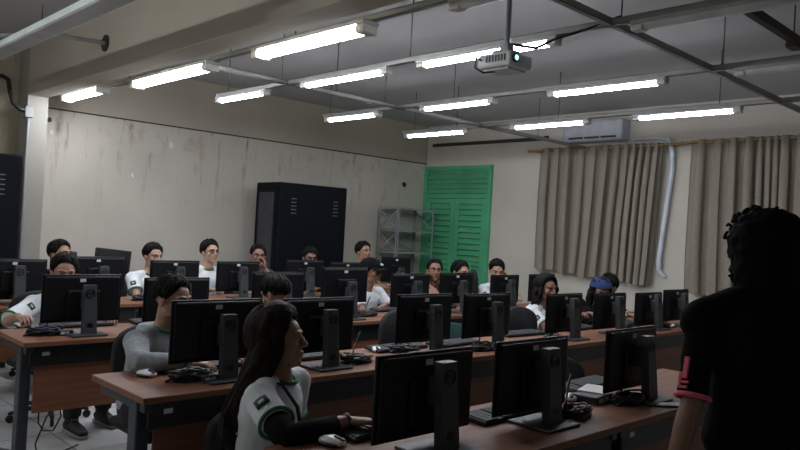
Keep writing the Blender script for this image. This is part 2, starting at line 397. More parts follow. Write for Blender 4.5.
# junction box under a beam channel + hose and conduit on the column
t = thing('wall_conduit', 'grey vertical conduit on the column with a small junction box', 'conduit', (2.36, 7.955, 0))
MB().tube([(0, 0, .02), (0, 0, 2.42)], .016, 8).build('pipe', M['conduit'], t, True)
MB().box(-.04, .04, -.03, .025, 2.42, 2.53, bev=.006).build('junction_box', M['conduit'], t)
tag(MB().tube([(2.32, 7.95, 2.485), (2.27, 7.94, 2.49), (2.21, 7.95, 2.54), (2.18, 7.97, 2.66), (2.17, 8.0, 2.77), (2.14, 8.1, 2.82), (2.05, 8.285, 2.82)], .022, 8).build('cable_hose', M['cable'], None, True), 'black flexible hose curving from the wall to the junction box', 'hose')
# broken sockets and plugs on the stained wall
def fixing(x, z, s, m, lb, grp=None):
    b = MB(); r = random.Random(int(x*999)); n = 11; ring = [(x+s*r.uniform(.4, 1.1)*math.cos(6.283*k/n), z+s*r.uniform(.4, 1.2)*math.sin(6.283*k/n)) for k in range(n)]
    b.add([(px, YW-.012, pz) for px, pz in ring]+[(px, YW, pz) for px, pz in ring], [tuple(range(n)), tuple(reversed(range(n, 2*n)))]+[(k, n+k, n+(k+1) % n, (k+1) % n) for k in range(n)])
    tag(b.build('wall_fixing', m), lb, 'wall fixing', grp)
fixing(2.665, 2.47, .035, M['rail'], 'dark broken wall plug near the column')
fixing(2.70, 2.33, .03, M['white_plastic'], 'white filler patch just below the dark broken plug')
fixing(4.08, 2.36, .035, M['white_plastic'], 'white plug remnant on the stained wall under the lamps')
fixing(3.62, 1.95, .022, M['white_plastic'], 'lower white plug remnant on the stained wall')
fixing(3.62, 2.12, .018, M['lamp_body'], 'small grey hook on the stained wall above a white plug')
fixing(8.05, 2.22, .05, M['rail'], 'dark broken socket high beside the steel shelving')

# ------------------------------------------------------------------ projector
PX, PY, PZ = 3.36, 2.66, 2.452
t = thing('projector', 'grey ceiling projector with a glowing lens on a pole mount', 'projector', (PX, PY, PZ))
b = MB(); b.box(-.108, .108, -.115, .13, 0, .085, bev=.016); b.box(-.08, .08, -.08, .1, -.012, .002, bev=.004); b.build('casing', M['proj'], t)
b = MB(); b.tube([(-.07, -.113, .045), (-.07, -.130, .045)], [.027, .025], 16, cap='flat'); b.build('lens_ring', M['plastic_black'], t)
b = MB(); b.tube([(-.07, -.129, .045), (-.07, -.132, .045)], [.017, .014], 16, cap='flat'); b.build('lens', M['lens'], t)
b = MB()
for k in range(7): b.box(-.1105, -.1075, -.08+k*.022, -.068+k*.022, .03, .068)
b.build('vent', M['plastic_black'], t)
b = MB(); b.tube([(0, 0, .13), (0, 0, ZC-PZ)], .017, 10, cap='flat'); b.box(-.06, .06, -.06, .06, .082, .112, bev=.004); b.box(-.03, .03, -.03, .03, .11, .16, bev=.006)
b.tube([(0, 0, ZC-PZ-.012), (0, 0, ZC-PZ)], .06, 14, cap='flat'); b.build('pole_mount', M['conduit'], t)
b = MB(); b.tube([(-.107, .1, .05), (-.14, .11, .06), (-.15, .11, .0), (-.11, .08, -.025), (-.04, .04, -.008)], .006, 6); b.build('cord', M['cable'], t, True)
tag(MB().tube([(PX+.02, PY-.02, PZ+.155), (PX+.12, PY-.12, PZ+.14), (PX+.2, PY-.2, PZ+.2), (XB-.02, PY-.35, ZT+.0), (XB, PY-.55, ZT+.045)], .009, 6).build('projector_cable', M['cable'], None, True), 'black cable drooping from the channel to the projector', 'cable')

# ------------------------------------------------------------------ air conditioner, its pipe, curtains
t = thing('air_conditioner', 'white wall mounted air conditioner above the first curtain', 'air conditioner', (XR, 5.13, 2.785))
b = MB(); b.box(-.22, 0, -.44, .44, 0, .28, bev=.03); b.build('casing', M['ac'], t)
b = MB()
for k in range(3): b.box(-.224, -.21, -.36+k*.24, -.14+k*.24, .035, .06, bev=.003)
b.build('air_outlet', M['ac_dark'], t)
MB().box(-.224, -.218, -.38, -.33, .16, .172).build('badge', M['sticker'], t); MB().box(-.224, -.218, -.24, -.225, .19, .205).build('display_light', M['sticker'], t)
b = MB(); b.tube([(8.47, 4.6, 2.80), (8.47, 4.3, 2.80), (8.48, 4.14, 2.77), (8.49, 4.085, 2.62), (8.49, 4.08, 2.4), (8.49, 4.12, 2.0), (8.49, 4.16, 1.6), (8.49, 4.19, 1.3), (8.49, 4.185, 1.17), (8.51, 4.14, 1.11), (8.525, 4.12, 1.10)], [.02, .02, .026, .03, .03, .03, .03, .03, .03, .024, .022], 10)
tag(b.build('air_conditioner_pipe', M['pipe_white'], None, True), 'white wrapped pipe dropping down the wall beside the first curtain', 'pipe')
def curtain(label, ya, yb, zt, zb0, zb1, seed, dense=(), taper=0.):
    r = random.Random(seed); t = thing('curtain', label, 'curtain', (8.43, (ya+yb)/2, 0), 0, 'beige curtains on the window wall')
    n = 240; nz = 14; vs = []; fs = []
    ph = 0; xs = []
    W = abs(yb-ya)
    folds = []
    for i in range(n+1):
        u = i/n; k = 10.5*W/1.85
        for c, wd, mul in dense:
            if abs(u-c) < wd: k *= mul
        ph += k*2*math.pi/n*(.75+.5*noise.noise(V((u*5, seed, 0)))+.25)
        a = .066*(.85+.6*noise.noise(V((u*9+3, seed, 1))))
        sn = math.sin(ph); folds.append((u, ph, a*math.copysign(abs(sn)**.7, sn)+.010*math.sin(2.3*ph+1)))
    for side in (0, 1):
        for j in range(nz+1):
            w = j/nz
            for (u, fp, d) in folds:
                zb = zb0+(zb1-zb0)*u+.012*math.sin(u*30+seed)
                y = ya+(yb-ya)*u + .02*math.sin(w*3+u*9)*(w) + taper*w*u + .020*math.sin(2*fp)*min(1, .35+w*3)
                x = d*(.75+.25*min(1, w*3))+.012*noise.noise(V((u*6, w*3, seed)))
                vs.append((x+side*.004, y-(ya+yb)/2, zt+(zb-zt)*w))
    m_ = (n+1)*(nz+1)
    for s_ in (0, 1):
        for j in range(nz):
            for i in range(n):
                q = (s_*m_+j*(n+1)+i, s_*m_+j*(n+1)+i+1, s_*m_+(j+1)*(n+1)+i+1, s_*m_+(j+1)*(n+1)+i)
                fs.append(q if s_ else q[::-1])
    MB().add(vs, fs).build('cloth', M['curtain'], t, True)
    return t
def rod(label, ya, yb, z):
    t = thing('curtain_rod', label, 'curtain rod', (8.43, (ya+yb)/2, z), 0, 'wooden curtain rods')
    h = abs(yb-ya)/2
    MB().tube([(0, -h, 0), (0, h, 0)], .014, 8).build('pole', M['brass'], t, True)
    for s_ in (-1, 1): MB().sphere((0, s_*(h+.02), 0), (.022, .035, .022)).build('finial', M['brass'], t, True)
    for s_ in (-.92, .92): MB().box(-.01, .12, s_*h-.01, s_*h+.01, -.012, .012).build('bracket', M['brass'], t)
    n = int(h*2/.13)
    for k in range(n):
        y = -h+.1+k*(2*h-.2)/max(1, n-1); MB().tube([(.02*math.cos(a*math.pi/4), y, .004+.022*math.sin(a*math.pi/4)) for a in range(9)], .003, 5).build('ring', M['brass'], t, True)
curtain('beige curtain hanging beneath the air conditioner', 5.99, 4.17, 2.735, 1.06, .965, 3, [(.85, .14, 1.6)], .12)
curtain('beige curtain behind the presenter', 3.83, 1.5, 2.745, .94, .92, 8, [(.38, .06, 2.2)])
rod('wooden curtain rod with finials beneath the air conditioner', 6.15, 4.02, 2.705)
rod('wooden curtain rod behind the presenter', 3.93, 1.4, 2.715)

# ------------------------------------------------------------------ racks and shelving
def rack(label, x0, x1, y0, y1, h):
    t = thing('server_rack', label, 'server rack', ((x0+x1)/2, (y0+y1)/2, 0)); a, c = (x1-x0)/2, (y1-y0)/2
    b = MB(); b.box(-a, a, -c, c, .05, h, bev=.02); b.build('cabinet', M['rack'], t)
    b = MB(); b.box(-a-.012, -a+.004, -c+.05, c-.05, .12, h-.07, bev=.004); b.build('door', M['rack'], t)
    g = MB(); g.box(-a-.016, -a-.010, -c+.11, c-.11, .2, h-.13); g.build('door_glass', M['rack_glass'], t)
    b = MB()
    for cx in (-a+.17, a-.22):
        for k in range(5): b.box(cx, cx+.075, -c-.003, -c+.004, h-.20-k*.045, h-.192-k*.045)
    b.build('vent', M['rack_slot'], t)
    for sx in (-1, 1):
        for sy in (-1, 1): MB().tube([(sx*(a-.06), sy*(c-.06), 0), (sx*(a-.06), sy*(c-.06), .055)], .025, 10, cap='flat').build('foot', M['steel_black'], t)
    return t
rk = rack('tall black server rack with a glass door, beside the steel shelving', 5.13, 6.16, 7.42, 8.0, 2.0); rk.rotation_euler = (0, 0, R_(-3))
rack('black server rack cut by the picture edge, beside the column', 1.2, 2.16, 7.35, 7.93, 1.99)
def shelving():
    x0, x1, y0, y1, h = 7.48, 8.26, 7.80, 8.22, 1.83
    t = thing('steel_shelving', 'grey open steel shelving with cross braces, in front of the green door', 'shelving', ((x0+x1)/2, (y0+y1)/2, 0)); a, c = (x1-x0)/2, (y1-y0)/2
    for sx in (-1, 1):
        for sy in (-1, 1):
            b = MB(); b.box(min(sx*a, sx*(a-.035)), max(sx*a, sx*(a-.035)), min(sy*c, sy*(c-.004)), max(sy*c, sy*(c-.004)), 0, h)
            b.box(min(sx*a, sx*(a-.004)), max(sx*a, sx*(a-.004)), min(sy*c, sy*(c-.035)), max(sy*c, sy*(c-.035)), 0, h); b.build('upright', M['shelf'], t)
    zs = (.10, .45, .80, 1.14, 1.47, 1.80)
    for z in zs:
        b = MB(); b.box(-a+.004, a-.004, -c+.004, c-.004, z+.022, z+.026); b.box(-a+.004, a-.004, -c+.004, -c+.008, z, z+.026); b.box(-a+.004, a-.004, c-.008, c-.004, z, z+.026)
        b.box(-a+.004, -a+.008, -c+.004, c-.004, z, z+.026); b.build('shelf', M['shelf'], t)
    b = MB()
    for z0, z1 in ((1.16, 1.46), (1.49, 1.8), (.82, 1.12)):
        for s_ in (-1, 1):
            for yy in ((c-.006,) if z0 == 1.16 else ()):
                b.tube([(-a*s_, yy, z0), (a*s_, yy, z1)], [(.012, .002)]*2, 4, ref=(0, 1, 0), cap='flat')
            for xx in ((-a+.006, a-.006) if z0 > 1.4 else (-a+.006,)):
                b.tube([(xx, -c*s_, z0), (xx, c*s_, z1)], [(.010, .002)]*2, 4, ref=(1, 0, 0), cap='flat')
    b.build('brace', M['shelf'], t)
shelving()

# ------------------------------------------------------------------ desks
YF = [1.45, 2.785, 4.28, 5.86]; DD = .54; DL = 1.405; PITCH = 1.42; XD0 = 1.315; TZ = .75
ROW = ['front row', 'second row', 'third row', 'back row']
ALONG = ['first desk from the aisle end', 'second desk from the aisle end', 'third desk from the aisle end', 'desk at the curtain end']
def make_desk():
    t = thing('computer_desk', 'x', 'desk', (0, 0, 0), 0, 'computer desks in rows')
    MB().box(0, DL, 0, DD, TZ-.028, TZ, bev=.004).build('tabletop', M['wood'], t)
    b = MB(); b.box(.05, DL-.05, .05, .075, .605, TZ-.028, bev=.003); b.box(.05, DL-.05, .05, .20, .605, .612)
    b.build('cable_tray', M['steel_black'], t)
    MB().box(.085, DL-.085, .066, .084, .335, .608, bev=.002).build('modesty_panel', M['panel'], t)
    for sx in (0, 1):
        x = .015 if sx == 0 else DL-.075
        b = MB(); b.box(x, x+.06, .09, .17, .03, TZ-.028, bev=.008); b.box(x+.01, x+.05, .04, .50, TZ-.075, TZ-.028, bev=.006)
        b.tube([(x+.03, .02, .022), (x+.03, .10, .05), (x+.03, .2, .06), (x+.03, .33, .05), (x+.03, .47, .026), (x+.03, .52, .022)], [(.028, .018), (.03, .026), (.03, .03), (.028, .026), (.027, .02), (.025, .018)], 10)
        b.build('leg', M['steel_dark'], t, False)
    MB().box(.115, .155, .0485, .051, .662, .683).build('tag', M['sticker'], t)
    return t
desk0 = make_desk(); first = True
for r in range(4):
    for k in range(4):
        if r == 0 and k > 1: continue
        lb = 'wood top computer desk, %s, %s' % (ALONG[k], 'the row nearest the camera' if r == 0 else 'the row by the stained wall' if r == 3 else 'second row from camera' if r == 1 else 'third row from camera')
        loc = (XD0+k*PITCH+(.045 if r == 0 and k == 0 else .01 if r == 0 else 0), YF[r], 0)
        if first: desk0.location = loc; desk0['label'] = lb; first = False
        else: dup(desk0, loc, 0, lb)

# ------------------------------------------------------------------ monitors
def text_mesh(txt, size):
    c = bpy.data.curves.new('t', 'FONT'); c.body = txt; c.size = size; c.align_x = 'CENTER'; c.align_y = 'CENTER'; c.extrude = .0006
    o = bpy.data.objects.new('t', c); COL.objects.link(o); dg = bpy.context.evaluated_depsgraph_get()
    me = bpy.data.meshes.new_from_object(o.evaluated_get(dg)); bpy.data.objects.remove(o); bpy.data.curves.remove(c); return me
def make_monitor():
    """origin at the foot on the desk, back towards -y"""
    t = thing('computer_monitor', 'x', 'monitor', (0, 0, 0), 0, 'black computer monitors on the desks')
    W, Hh = .468, .287
    b = MB(); b.box(-W/2, W/2, 0, .012, -Hh, 0, bev=.004); b.box(-W/2+.010, W/2-.010, -.014, .006, -Hh+.010, -.008, bev=.012); b.box(-.10, .10, -.026, -.010, -Hh+.03, -.09, bev=.012)
    p = b.build('panel', M['panel_back'], t); 
    MB().box(-W/2+.008, W/2-.008, .0115, .0125, -Hh+.016, -.008).build('screen', M['screen'], p)
    MB().box(-.024, .010, -.0155, -.0138, -.044, -.024).build('sticker', M['sticker'], p)
    c = MB(); tb = [(-.044, -.09), (.044, -.09), (.044, -.052), (-.044, -.052)]; bt = [(-.050, -.115), (.050, -.115), (.050, -.075), (-.050, -.075)]
    c.add([(x, y, -.042) for x, y in tb]+[(x, y, -.335) for x, y in bt], [(3, 2, 1, 0), (4, 5, 6, 7), (0, 1, 5, 4), (1, 2, 6, 5), (2, 3, 7, 6), (3, 0, 4, 7)])
    c.box(-.04, .04, -.06, -.02, -.19, -.09, bev=.006)
    c.v = [(x*.82+.014, y, z) for x, y, z in c.v]; cp = c.build('stand', M['stand_grey'], t)
    e = MB(); bm = bmesh.new(); N_ = 28
    for k in range(N_):
        pass
    bm.free()
    tilt = Matrix.Translation((.012, -.0972, -.090)) @ Matrix.Rotation(R_(90-4.9), 4, 'X')
    for k in range(N_):
        a, a2 = 2*math.pi*k/N_, 2*math.pi*(k+1)/N_
        q = [(.026*math.cos(a), .026*math.sin(a), .0), (.026*math.cos(a2), .026*math.sin(a2), .0), (.0215*math.cos(a2), .0215*math.sin(a2), .0), (.0215*math.cos(a), .0215*math.sin(a), .0)]
        e.add([tilt @ (V(v)+V((0, 0, .0012))) for v in q]+[tilt @ (V(v)-V((0, 0, .004))) for v in q], [(0, 1, 2, 3), (4, 7, 6, 5), (0, 4, 5, 1), (2, 6, 7, 3)])
    tm = text_mesh('DELL', .0145); e.add([tilt @ (v.co+V((0, 0, .0005))) for v in tm.vertices], [tuple(p_.vertices) for p_ in tm.polygons]); bpy.data.meshes.remove(tm)
    e.build('emblem', M['emblem'], cp)
    hl = MB(); hl.tube([(.012, -.1085, -.285), (.012, -.1115, -.285)], [.019, .019], 16, cap='flat'); hl.build('cable_hole', M['emblem'], cp)
    MB().box(-.105, .105, -.165, .035, -.342, -.330, bev=.004).build('foot', M['steel_dark'], t)
    return t
MON = [  # row, panel y, [(centre x, top z, label)]
 (0, 1.70, [(1.81, 1.075, 'black monitor in front of the long haired man with the black sleeve'), (2.425, 1.078, 'black monitor at the middle of the front row, keyboard beneath it'), (3.22, 1.078, 'black monitor of the front row beside the presenter')]),
 (1, 3.02, [(1.77, 1.112, 'black monitor in front of the boy in the grey hoodie'), (2.37, 1.105, 'black monitor just behind the long haired man\'s face'), (3.17, 1.108, 'second row monitor beside the empty black chair'), (3.76, 1.10, 'second row monitor between two empty chairs'), (4.67, 1.08, 'black monitor in front of the long dark haired student in white'), (5.33, 1.07, 'black monitor in front of the student with the blue cap'), (5.98, 1.062, 'black monitor in front of the student bowing the head'), (6.5, 1.079, 'second row monitor at the curtain end, beside the presenter\'s shoulder')]),
 (2, 4.50, [(1.70, 1.107, 'black monitor in front of the boy holding a mouse'), (2.32, 1.086, 'third row monitor directly behind the grey hoodie boy\'s head'), (3.13, 1.123, 'third row monitor behind the head bowed away, dark hair'), (3.77, 1.16, 'black monitor in front of the student in the black cap'), (4.52, 1.11, 'black monitor in front of the boy resting his chin on his hands'), (5.13, 1.115, 'black monitor in front of the dark haired boy before the green door'), (5.86, 1.093, 'black monitor in front of the boy touching his face'), (6.50, 1.10, 'third row monitor at the curtain end, behind the long dark haired student')]),
 (3, 6.10, [(1.78, 1.097, 'back row monitor at the aisle end by the rack and column'), (2.42, 1.125, 'back row monitor in front of the boy with glasses in black'), (3.11, 1.10, 'back row monitor in front of the boy in white by small boxes'), (3.76, 1.097, 'back row monitor beside the boy with glasses in white'), (4.56, 1.12, 'back row monitor in front of the server rack\'s glass door'), (5.13, 1.103, 'back row monitor in front of the server rack\'s side panel'), (5.87, 1.17, 'tall set back row monitor below the steel shelving')]),
]
mon0 = make_monitor(); first = True
for r, y, l in MON:
    for x, z, lb in l:
        base_z = TZ+.342
        loc = (x, y, base_z)
        m_ = mon0 if first else dup(mon0, loc, 0, lb)
        if first: mon0.location = loc; mon0['label'] = lb; first = False
        m_.rotation_euler = (0, 0, R_(rnd.uniform(-1.5, 1.5)))
        dz = z-base_z
        for ch in m_.children:
            if ch.name.startswith('panel'): ch.location = (0, 0, dz)

# ------------------------------------------------------------------ keyboards, mice, cables
def make_keyboard():
    t = thing('keyboard', 'x', 'keyboard', (0, 0, 0), 0, 'black keyboards on the desks')
    tl = Matrix.Rotation(R_(-4), 4, 'X')
    MB().box(-.215, .215, -.066, .066, .006, .022, bev=.005, mtx=tl).build('body', M['kb'], t)
    b = MB(); b.box(-.209, .209, -.060, .062, .0195, .0225, mtx=tl)
    for rr in range(6):
        for kk in range(19):
            if kk in (14,): continue
            if rr == 5 and 3 <= kk <= 8:
                if kk != 3: continue
                b.box(-.207+3*.0218, -.207+8.8*.0218, .052-rr*.0192-.007, .052-rr*.0192+.009, .021, .027, mtx=tl); continue
            x = -.207+kk*.0218; y = .052-rr*.0192
            b.box(x, x+.019, y-.007, y+.009, .021, .027, mtx=tl)
    b.build('keys', M['key'], t); return t
KB = [(1.84, 1.93, 4, 'keyboard under the long haired man\'s hand'), (2.40, 1.815, 3, 'keyboard lying between the two monitors of the front desk'), (3.22, 1.945, 3, 'keyboard on the front row near the presenter'),
      (1.80, 3.22, 0, 'keyboard in front of the grey hoodie boy'), (2.42, 3.2, 0, 'keyboard behind the long haired man\'s face, second row'), (3.12, 3.2, 2, 'keyboard in front of the empty black chair beside the white mouse'), (3.60, 3.16, 3, 'keyboard lying by the teal chair, second row'), (4.45, 3.25, -3, 'keyboard in front of the long dark haired student in white'), (5.2, 3.25, 2, 'keyboard in front of the student with the blue cap'), (5.95, 3.24, 0, 'keyboard in front of the student bowing the head'),
      (1.78, 4.78, 0, 'keyboard beside the boy holding the mouse'), (2.35, 4.76, 0, 'keyboard on the third row behind the grey hoodie boy'), (3.15, 4.76, 0, 'keyboard on the third row behind the bowed head'), (3.82, 4.74, 0, 'keyboard in front of the student in the black cap'), (5.15, 4.76, 0, 'keyboard in front of the dark haired boy before the green door'), (4.55, 4.76, 0, 'keyboard under the elbows of the boy resting his chin'), (5.9, 4.76, 0, 'keyboard in front of the boy touching his face')]
kb0 = make_keyboard()
for i, (x, y, a, lb) in enumerate(KB):
    k_ = kb0 if i == 0 else dup(kb0)
    k_.location = (x, y, TZ); k_.rotation_euler = (0, 0, R_(a+180)); k_['label'] = lb
def make_mouse():
    t = thing('computer_mouse', 'x', 'computer mouse', (0, 0, 0), 0, 'silver computer mice')
    b = MB(); b.tube([(0, -.035, .014), (0, 0, .017), (0, .035, .013)], [(.027, .013), (.031, .0175), (.026, .012)], 14, ref=(0, 0, 1)); 
    o = b.build('body', M['mouse_grey'], t, True)
    b = MB(); b.tube([(0, .012, .030), (0, .045, .0235)], [(.009, .006), (.009, .004)], 8, ref=(0, 0, 1)); b.build('wheel', M['plastic_black'], t, True)
    b = MB(); b.tube([(-.027, -.03, .008), (-.032, 0, .009), (-.027, .03, .008)], .006, 6); b.tube([(.027, -.03, .008), (.032, 0, .009), (.027, .03, .008)], .006, 6); b.build('side_grip', M['plastic_black'], t, True)
    return t
ms0 = make_mouse()
for i, (x, y, a, lb) in enumerate([(1.505, 3.17, 200, 'silver mouse in front of the grey hoodie boy'), (1.475, 4.885, 185, 'silver mouse under the boy\'s hand at the third row end'), (2.94, 3.19, 150, 'silver mouse in front of the empty black chair'), (1.56, 1.885, 200, 'silver mouse at the bottom edge beside the long haired man\'s keyboard'), (2.90, 1.815, 120, 'silver mouse beside the cable tangle of the front row'), (6.30, 2.96, 100, 'pale mouse between the last monitors of the second row')]):
    m_ = ms0 if i == 0 else dup(ms0)
    m_.location = (x, y, TZ+.0); m_.rotation_euler = (0, 0, R_(a)); m_['label'] = lb
def cables(x, y, seed, lb, n=6, blue=False, w=.13, d=.06):
    y -= .02
    r = random.Random(seed)
    t = thing('cable_bundle', lb, 'cables', (x, y, TZ), 0, 'tangled cable bundles')
    b = MB()
    for k in range(n):
        P = []; a0 = r.uniform(0, 6.28); z0 = .006+.007*(k % 4)
        for i in range(15):
            a = a0+i*.75; rr = 1+.2*math.sin(i*1.7+k)
            P.append((w*rr*.72*math.cos(a)+r.uniform(-.014, .014), d*rr*math.sin(a)+r.uniform(-.01, .01), max(.0055, z0+.014*math.sin(i*1.1+k)+.006)))
        b.tube(P, .0052, 5)
    b.tube([(-.02, d*.4, .02), (.02, d*1.0, .05), (.06, d*1.4, .10), (.09, d*1.55, .15)], .005, 5)
    b.build('loops', M['cable'], t, True)
    b = MB(); b.tube([(-w, -.01, .006), (-w*.6, -.03, .03), (-.01, -.02, .045), (w*.5, .0, .03), (w, .01, .008)], .006, 5); b.build('power_cord', M['cable_blue'] if blue else M['cable'], t, True)
    b = MB(); b.box(-.035, .035, -.02, .02, 0, .028, bev=.006, mtx=Matrix.Translation((.02, -.01, .0)) @ Matrix.Rotation(r.uniform(-.6, .6), 4, 'Z')); b.build('adapter', M['plastic_black'], t)
CB = [(1.64, 3.04, 'cable tangle in front of the grey hoodie boy\'s monitor', 0), (2.60, 3.0, 'cable tangle beside the monitor behind the long haired man\'s face', 0), (3.10, 3.14, 'cable tangle beside the empty chair\'s mouse', 0), (2.64, 1.66, 'cable tangle between the second and third front monitors', 0), (3.10, 1.66, 'cable tangle at the foot of the monitor beside the presenter', 0),
      (1.50, 4.53, 'cable tangle beside the aisle end monitor of the third row', 1), (4.45, 2.98, 'cable tangle by the long dark haired student\'s monitor', 1), (3.62, 2.95, 'cable tangle between two second row monitors', 0), (5.6, 3.0, 'cable tangle by the blue capped student\'s monitor', 0), (6.2, 3.02, 'cable tangle at the curtain end of the second row', 1),
      (2.62, 4.5, 'cable tangle in the middle of the third row by the white sleeve', 0), (4.05, 4.55, 'cable tangle beside the capped student\'s monitor', 0), (2.82, 6.1, 'cable tangle of the back row beside the boy in white', 0), (5.45, 6.1, 'cable tangle of the back row in front of the server rack', 0), (4.1, 6.08, 'cable tangle of the back row before the rack\'s glass door', 0)]
for i, (x, y, lb, bl) in enumerate(CB): cables(x, y, 50+i, lb, 7 if i < 7 else 5, bl, .12, .05)
# small boxes and papers on desks
def small_box(name, lb, cat, x, y, sx, sy, sz, m, rz=0, extra=None):
    t = thing(name, lb, cat, (x, y, TZ), R_(rz)); MB().box(-sx/2, sx/2, -sy/2, sy/2, 0, sz, bev=min(.006, sz*.3)).build('casing', m, t)
    if extra: MB().box(-sx*.42, -sx*.12, -sy/2-.001, -sy/2+.002, sz*.25, sz*.8).build('sticker', extra, t); MB().box(-sx*.05, sx*.18, -sy/2-.001, -sy/2+.002, sz*.25, sz*.8).build('sticker', extra, t)
    return t
small_box('mini_computer', 'flat black mini computer with stickers, front row near presenter', 'mini computer', 2.985, 1.76, .18, .13, .035, M['plastic_black'], 8, M['sticker'])
small_box('mini_computer', 'small box with white label among the cables before the hoodie boy', 'mini computer', 1.70, 2.95, .09, .05, .028, M['steel_dark'], 4, M['sticker'])
small_box('mini_computer', 'small box with white label before the third row aisle monitor', 'mini computer', 1.60, 4.47, .08, .045, .03, M['steel_dark'], 0, M['sticker'])
b = MB(); b.box(-.09, .09, -.06, .06, 0, .004, mtx=Matrix.Rotation(.3, 4, 'Z')); o = b.build('paper_sheet', M['paper']); o.location = (3.06, 1.79, TZ+.036); tag(o, 'small paper sheet lying on the flat black mini computer', 'paper')
t = thing('smartphone', 'dark phone with pale screen lying at the front desk edge', 'phone', (3.215, 1.50, TZ), R_(55)); MB().box(-.036, .036, -.075, .075, 0, .009, bev=.003).build('case', M['plastic_black'], t); MB().box(-.03, .03, -.055, .055, .0088, .0098).build('screen', M['sticker'], t)
small_box('storage_box', 'white box on the third row beyond the long dark haired student', 'box', 6.85, 4.62, .2, .22, .10, M['white_plastic'], 5)
b = MB(); b.box(-.15, .15, -.1, .1, 0, .006, mtx=Matrix.Rotation(.1, 4, 'Z')); o = b.build('paper_sheet', M['paper']); o.location = (4.4, 6.2, TZ); tag(o, 'white paper sheet on the back row by the server rack', 'paper')
# side table by the wall with an old screen and two little boxes
t = thing('side_table', 'low dark side table against the stained wall behind the back row', 'table', (2.9, 7.85, 0)); MB().box(-.6, .6, -.25, .25, .72, .75, bev=.004).build('tabletop', M['wood'], t)
for sx in (-1, 1):
    for sy in (-1, 1): MB().box(sx*.55-.02, sx*.55+.02, sy*.2-.02, sy*.2+.02, 0, .72).build('leg', M['steel_dark'], t)
t = thing('computer_monitor', 'tilted black old monitor against the stained wall, near white shirted boy', 'monitor', (3.22, 7.78, .75), R_(-14))
b = MB(); mt = Matrix.Translation((0, 0, .06)) @ Matrix.Rotation(R_(-9), 4, 'X') @ Matrix.Rotation(R_(5), 4, 'Y'); b.box(-.185, .185, -.02, .02, 0, .30, bev=.008, mtx=mt); b.box(-.1, .1, .015, .05, .05, .24, bev=.01, mtx=mt); p = b.build('panel', M['panel_back'], t)
b = MB(); b.box(-.17, .17, -.0215, -.0195, .02, .285, mtx=mt); b.build('screen', M['screen'], p)
b = MB(); b.box(-.11, .11, -.09, .09, 0, .015, bev=.004); b.box(-.03, .03, .02, .05, .01, .16, bev=.004); b.build('foot', M['plastic_black'], t)
for i, (x, s_, lb) in enumerate(((2.68, .13, 'wider of two little dark boxes behind the boy with glasses in black'), (2.80, .09, 'narrower of two little dark boxes behind the boy with glasses in black'))):
    t = thing('desktop_speaker', lb, 'speaker', (x+.0, 7.8, .75), 0); MB().box(-s_/2, s_/2, -.06, .06, 0, .335-.01*i, bev=.006).build('cabinet', M['steel_dark'], t)
    for z in (.1, .24): MB().tube([(0, -.058, z), (0, -.063, z)], [s_*.36, s_*.34], 14, cap='flat').build('cone', M['plastic_black'], t)
# cable loop hanging below the third row desk
b = MB(); b.tube([(1.45, 4.40, .45), (1.46, 4.42, .26), (1.50, 4.45, .2), (1.56, 4.46, .19), (1.60, 4.46, .27), (1.58, 4.46, .36), (1.52, 4.47, .27), (1.47, 4.48, .12), (1.50, 4.52, .02), (1.66, 4.6, .008), (1.8, 4.7, .008)], .005, 6)
tag(b.build('hanging_cable', M['cable'], None, True), 'black cable looping down below the third row desk to the floor', 'cable')

# ------------------------------------------------------------------ chairs
def chair_meshes():
    D = {}
    b = MB(); b.box(-.23, .23, -.22, .23, .362, .417, bev=.025); D['seat'] = b
    # backrest, rounded plan, at -y
    n = 20; prof = []
    for k in range(n+1):
        a = math.pi*k/n; prof.append((.215*math.cos(a)*(1 if abs(math.cos(a)) < .98 else 1), .16*math.sin(a)))
    out = [(.20, .0)]+[(.215, .08), (.22, .16)]+[(.22*math.cos(a), .22+.15*math.sin(a)**.7) for a in [math.pi*k/14 for k in range(15)]]+[(-.22, .16), (-.215, .08), (-.20, .0)]
    vs = []; fs = []; m_ = len(out)
    for y, s_ in ((-.22, .97), (-.235, 1.0), (-.262, 1.0), (-.277, .96)):
        for x, z in out: vs.append((x*s_, y+.10*(x/.22)**2*.35-.02, .515+.18+(z-.18)*s_*1.0))
    for j in range(3):
        for k in range(m_): k2 = (k+1) % m_; fs.append((j*m_+k, j*m_+k2, (j+1)*m_+k2, (j+1)*m_+k))
    fs.append(tuple(reversed(range(m_)))); fs.append(tuple(range(3*m_, 4*m_)))
    b = MB(); b.add(vs, fs); D['backrest'] = b
    b = MB(); b.box(-.03, .03, -.32, -.29, .345, .70, bev=.006); b.box(-.03, .03, -.32, .05, .335, .362, bev=.006); D['back_bracket'] = b
    b = MB(); b.tube([(0, 0, .09), (0, 0, .365)], [.03, .024], 12, cap='flat'); D['column'] = b
    b = MB()
    for k in range(5):
        a = 2*math.pi*k/5; b.tube([(0, 0, .10), (.26*math.cos(a), .26*math.sin(a), .065)], [(.025, .02), (.016, .014)], 8, ref=(0, 0, 1))
    D['base'] = b
    return D
CD = chair_meshes()
def make_chair(fab, label, grp):
    t = thing('office_chair', label, 'chair', (0, 0, 0), 0, grp)
    for n_, m_ in (('seat', fab), ('backrest', fab), ('back_bracket', M['plastic_black']), ('column', M['plastic_black']), ('base', M['plastic_black'])): CD[n_].build(n_, m_, t, n_ == 'backrest')
    for k in range(5):
        a = 2*math.pi*k/5; o = MB().tube([(-.011, 0, 0), (.011, 0, 0)], [.027, .027], 12, cap='flat').build('caster', M['plastic_black'], t)
        o.location = (.26*math.cos(a), .26*math.sin(a), .027); o.rotation_euler = (0, 0, a+1.57)
    return t
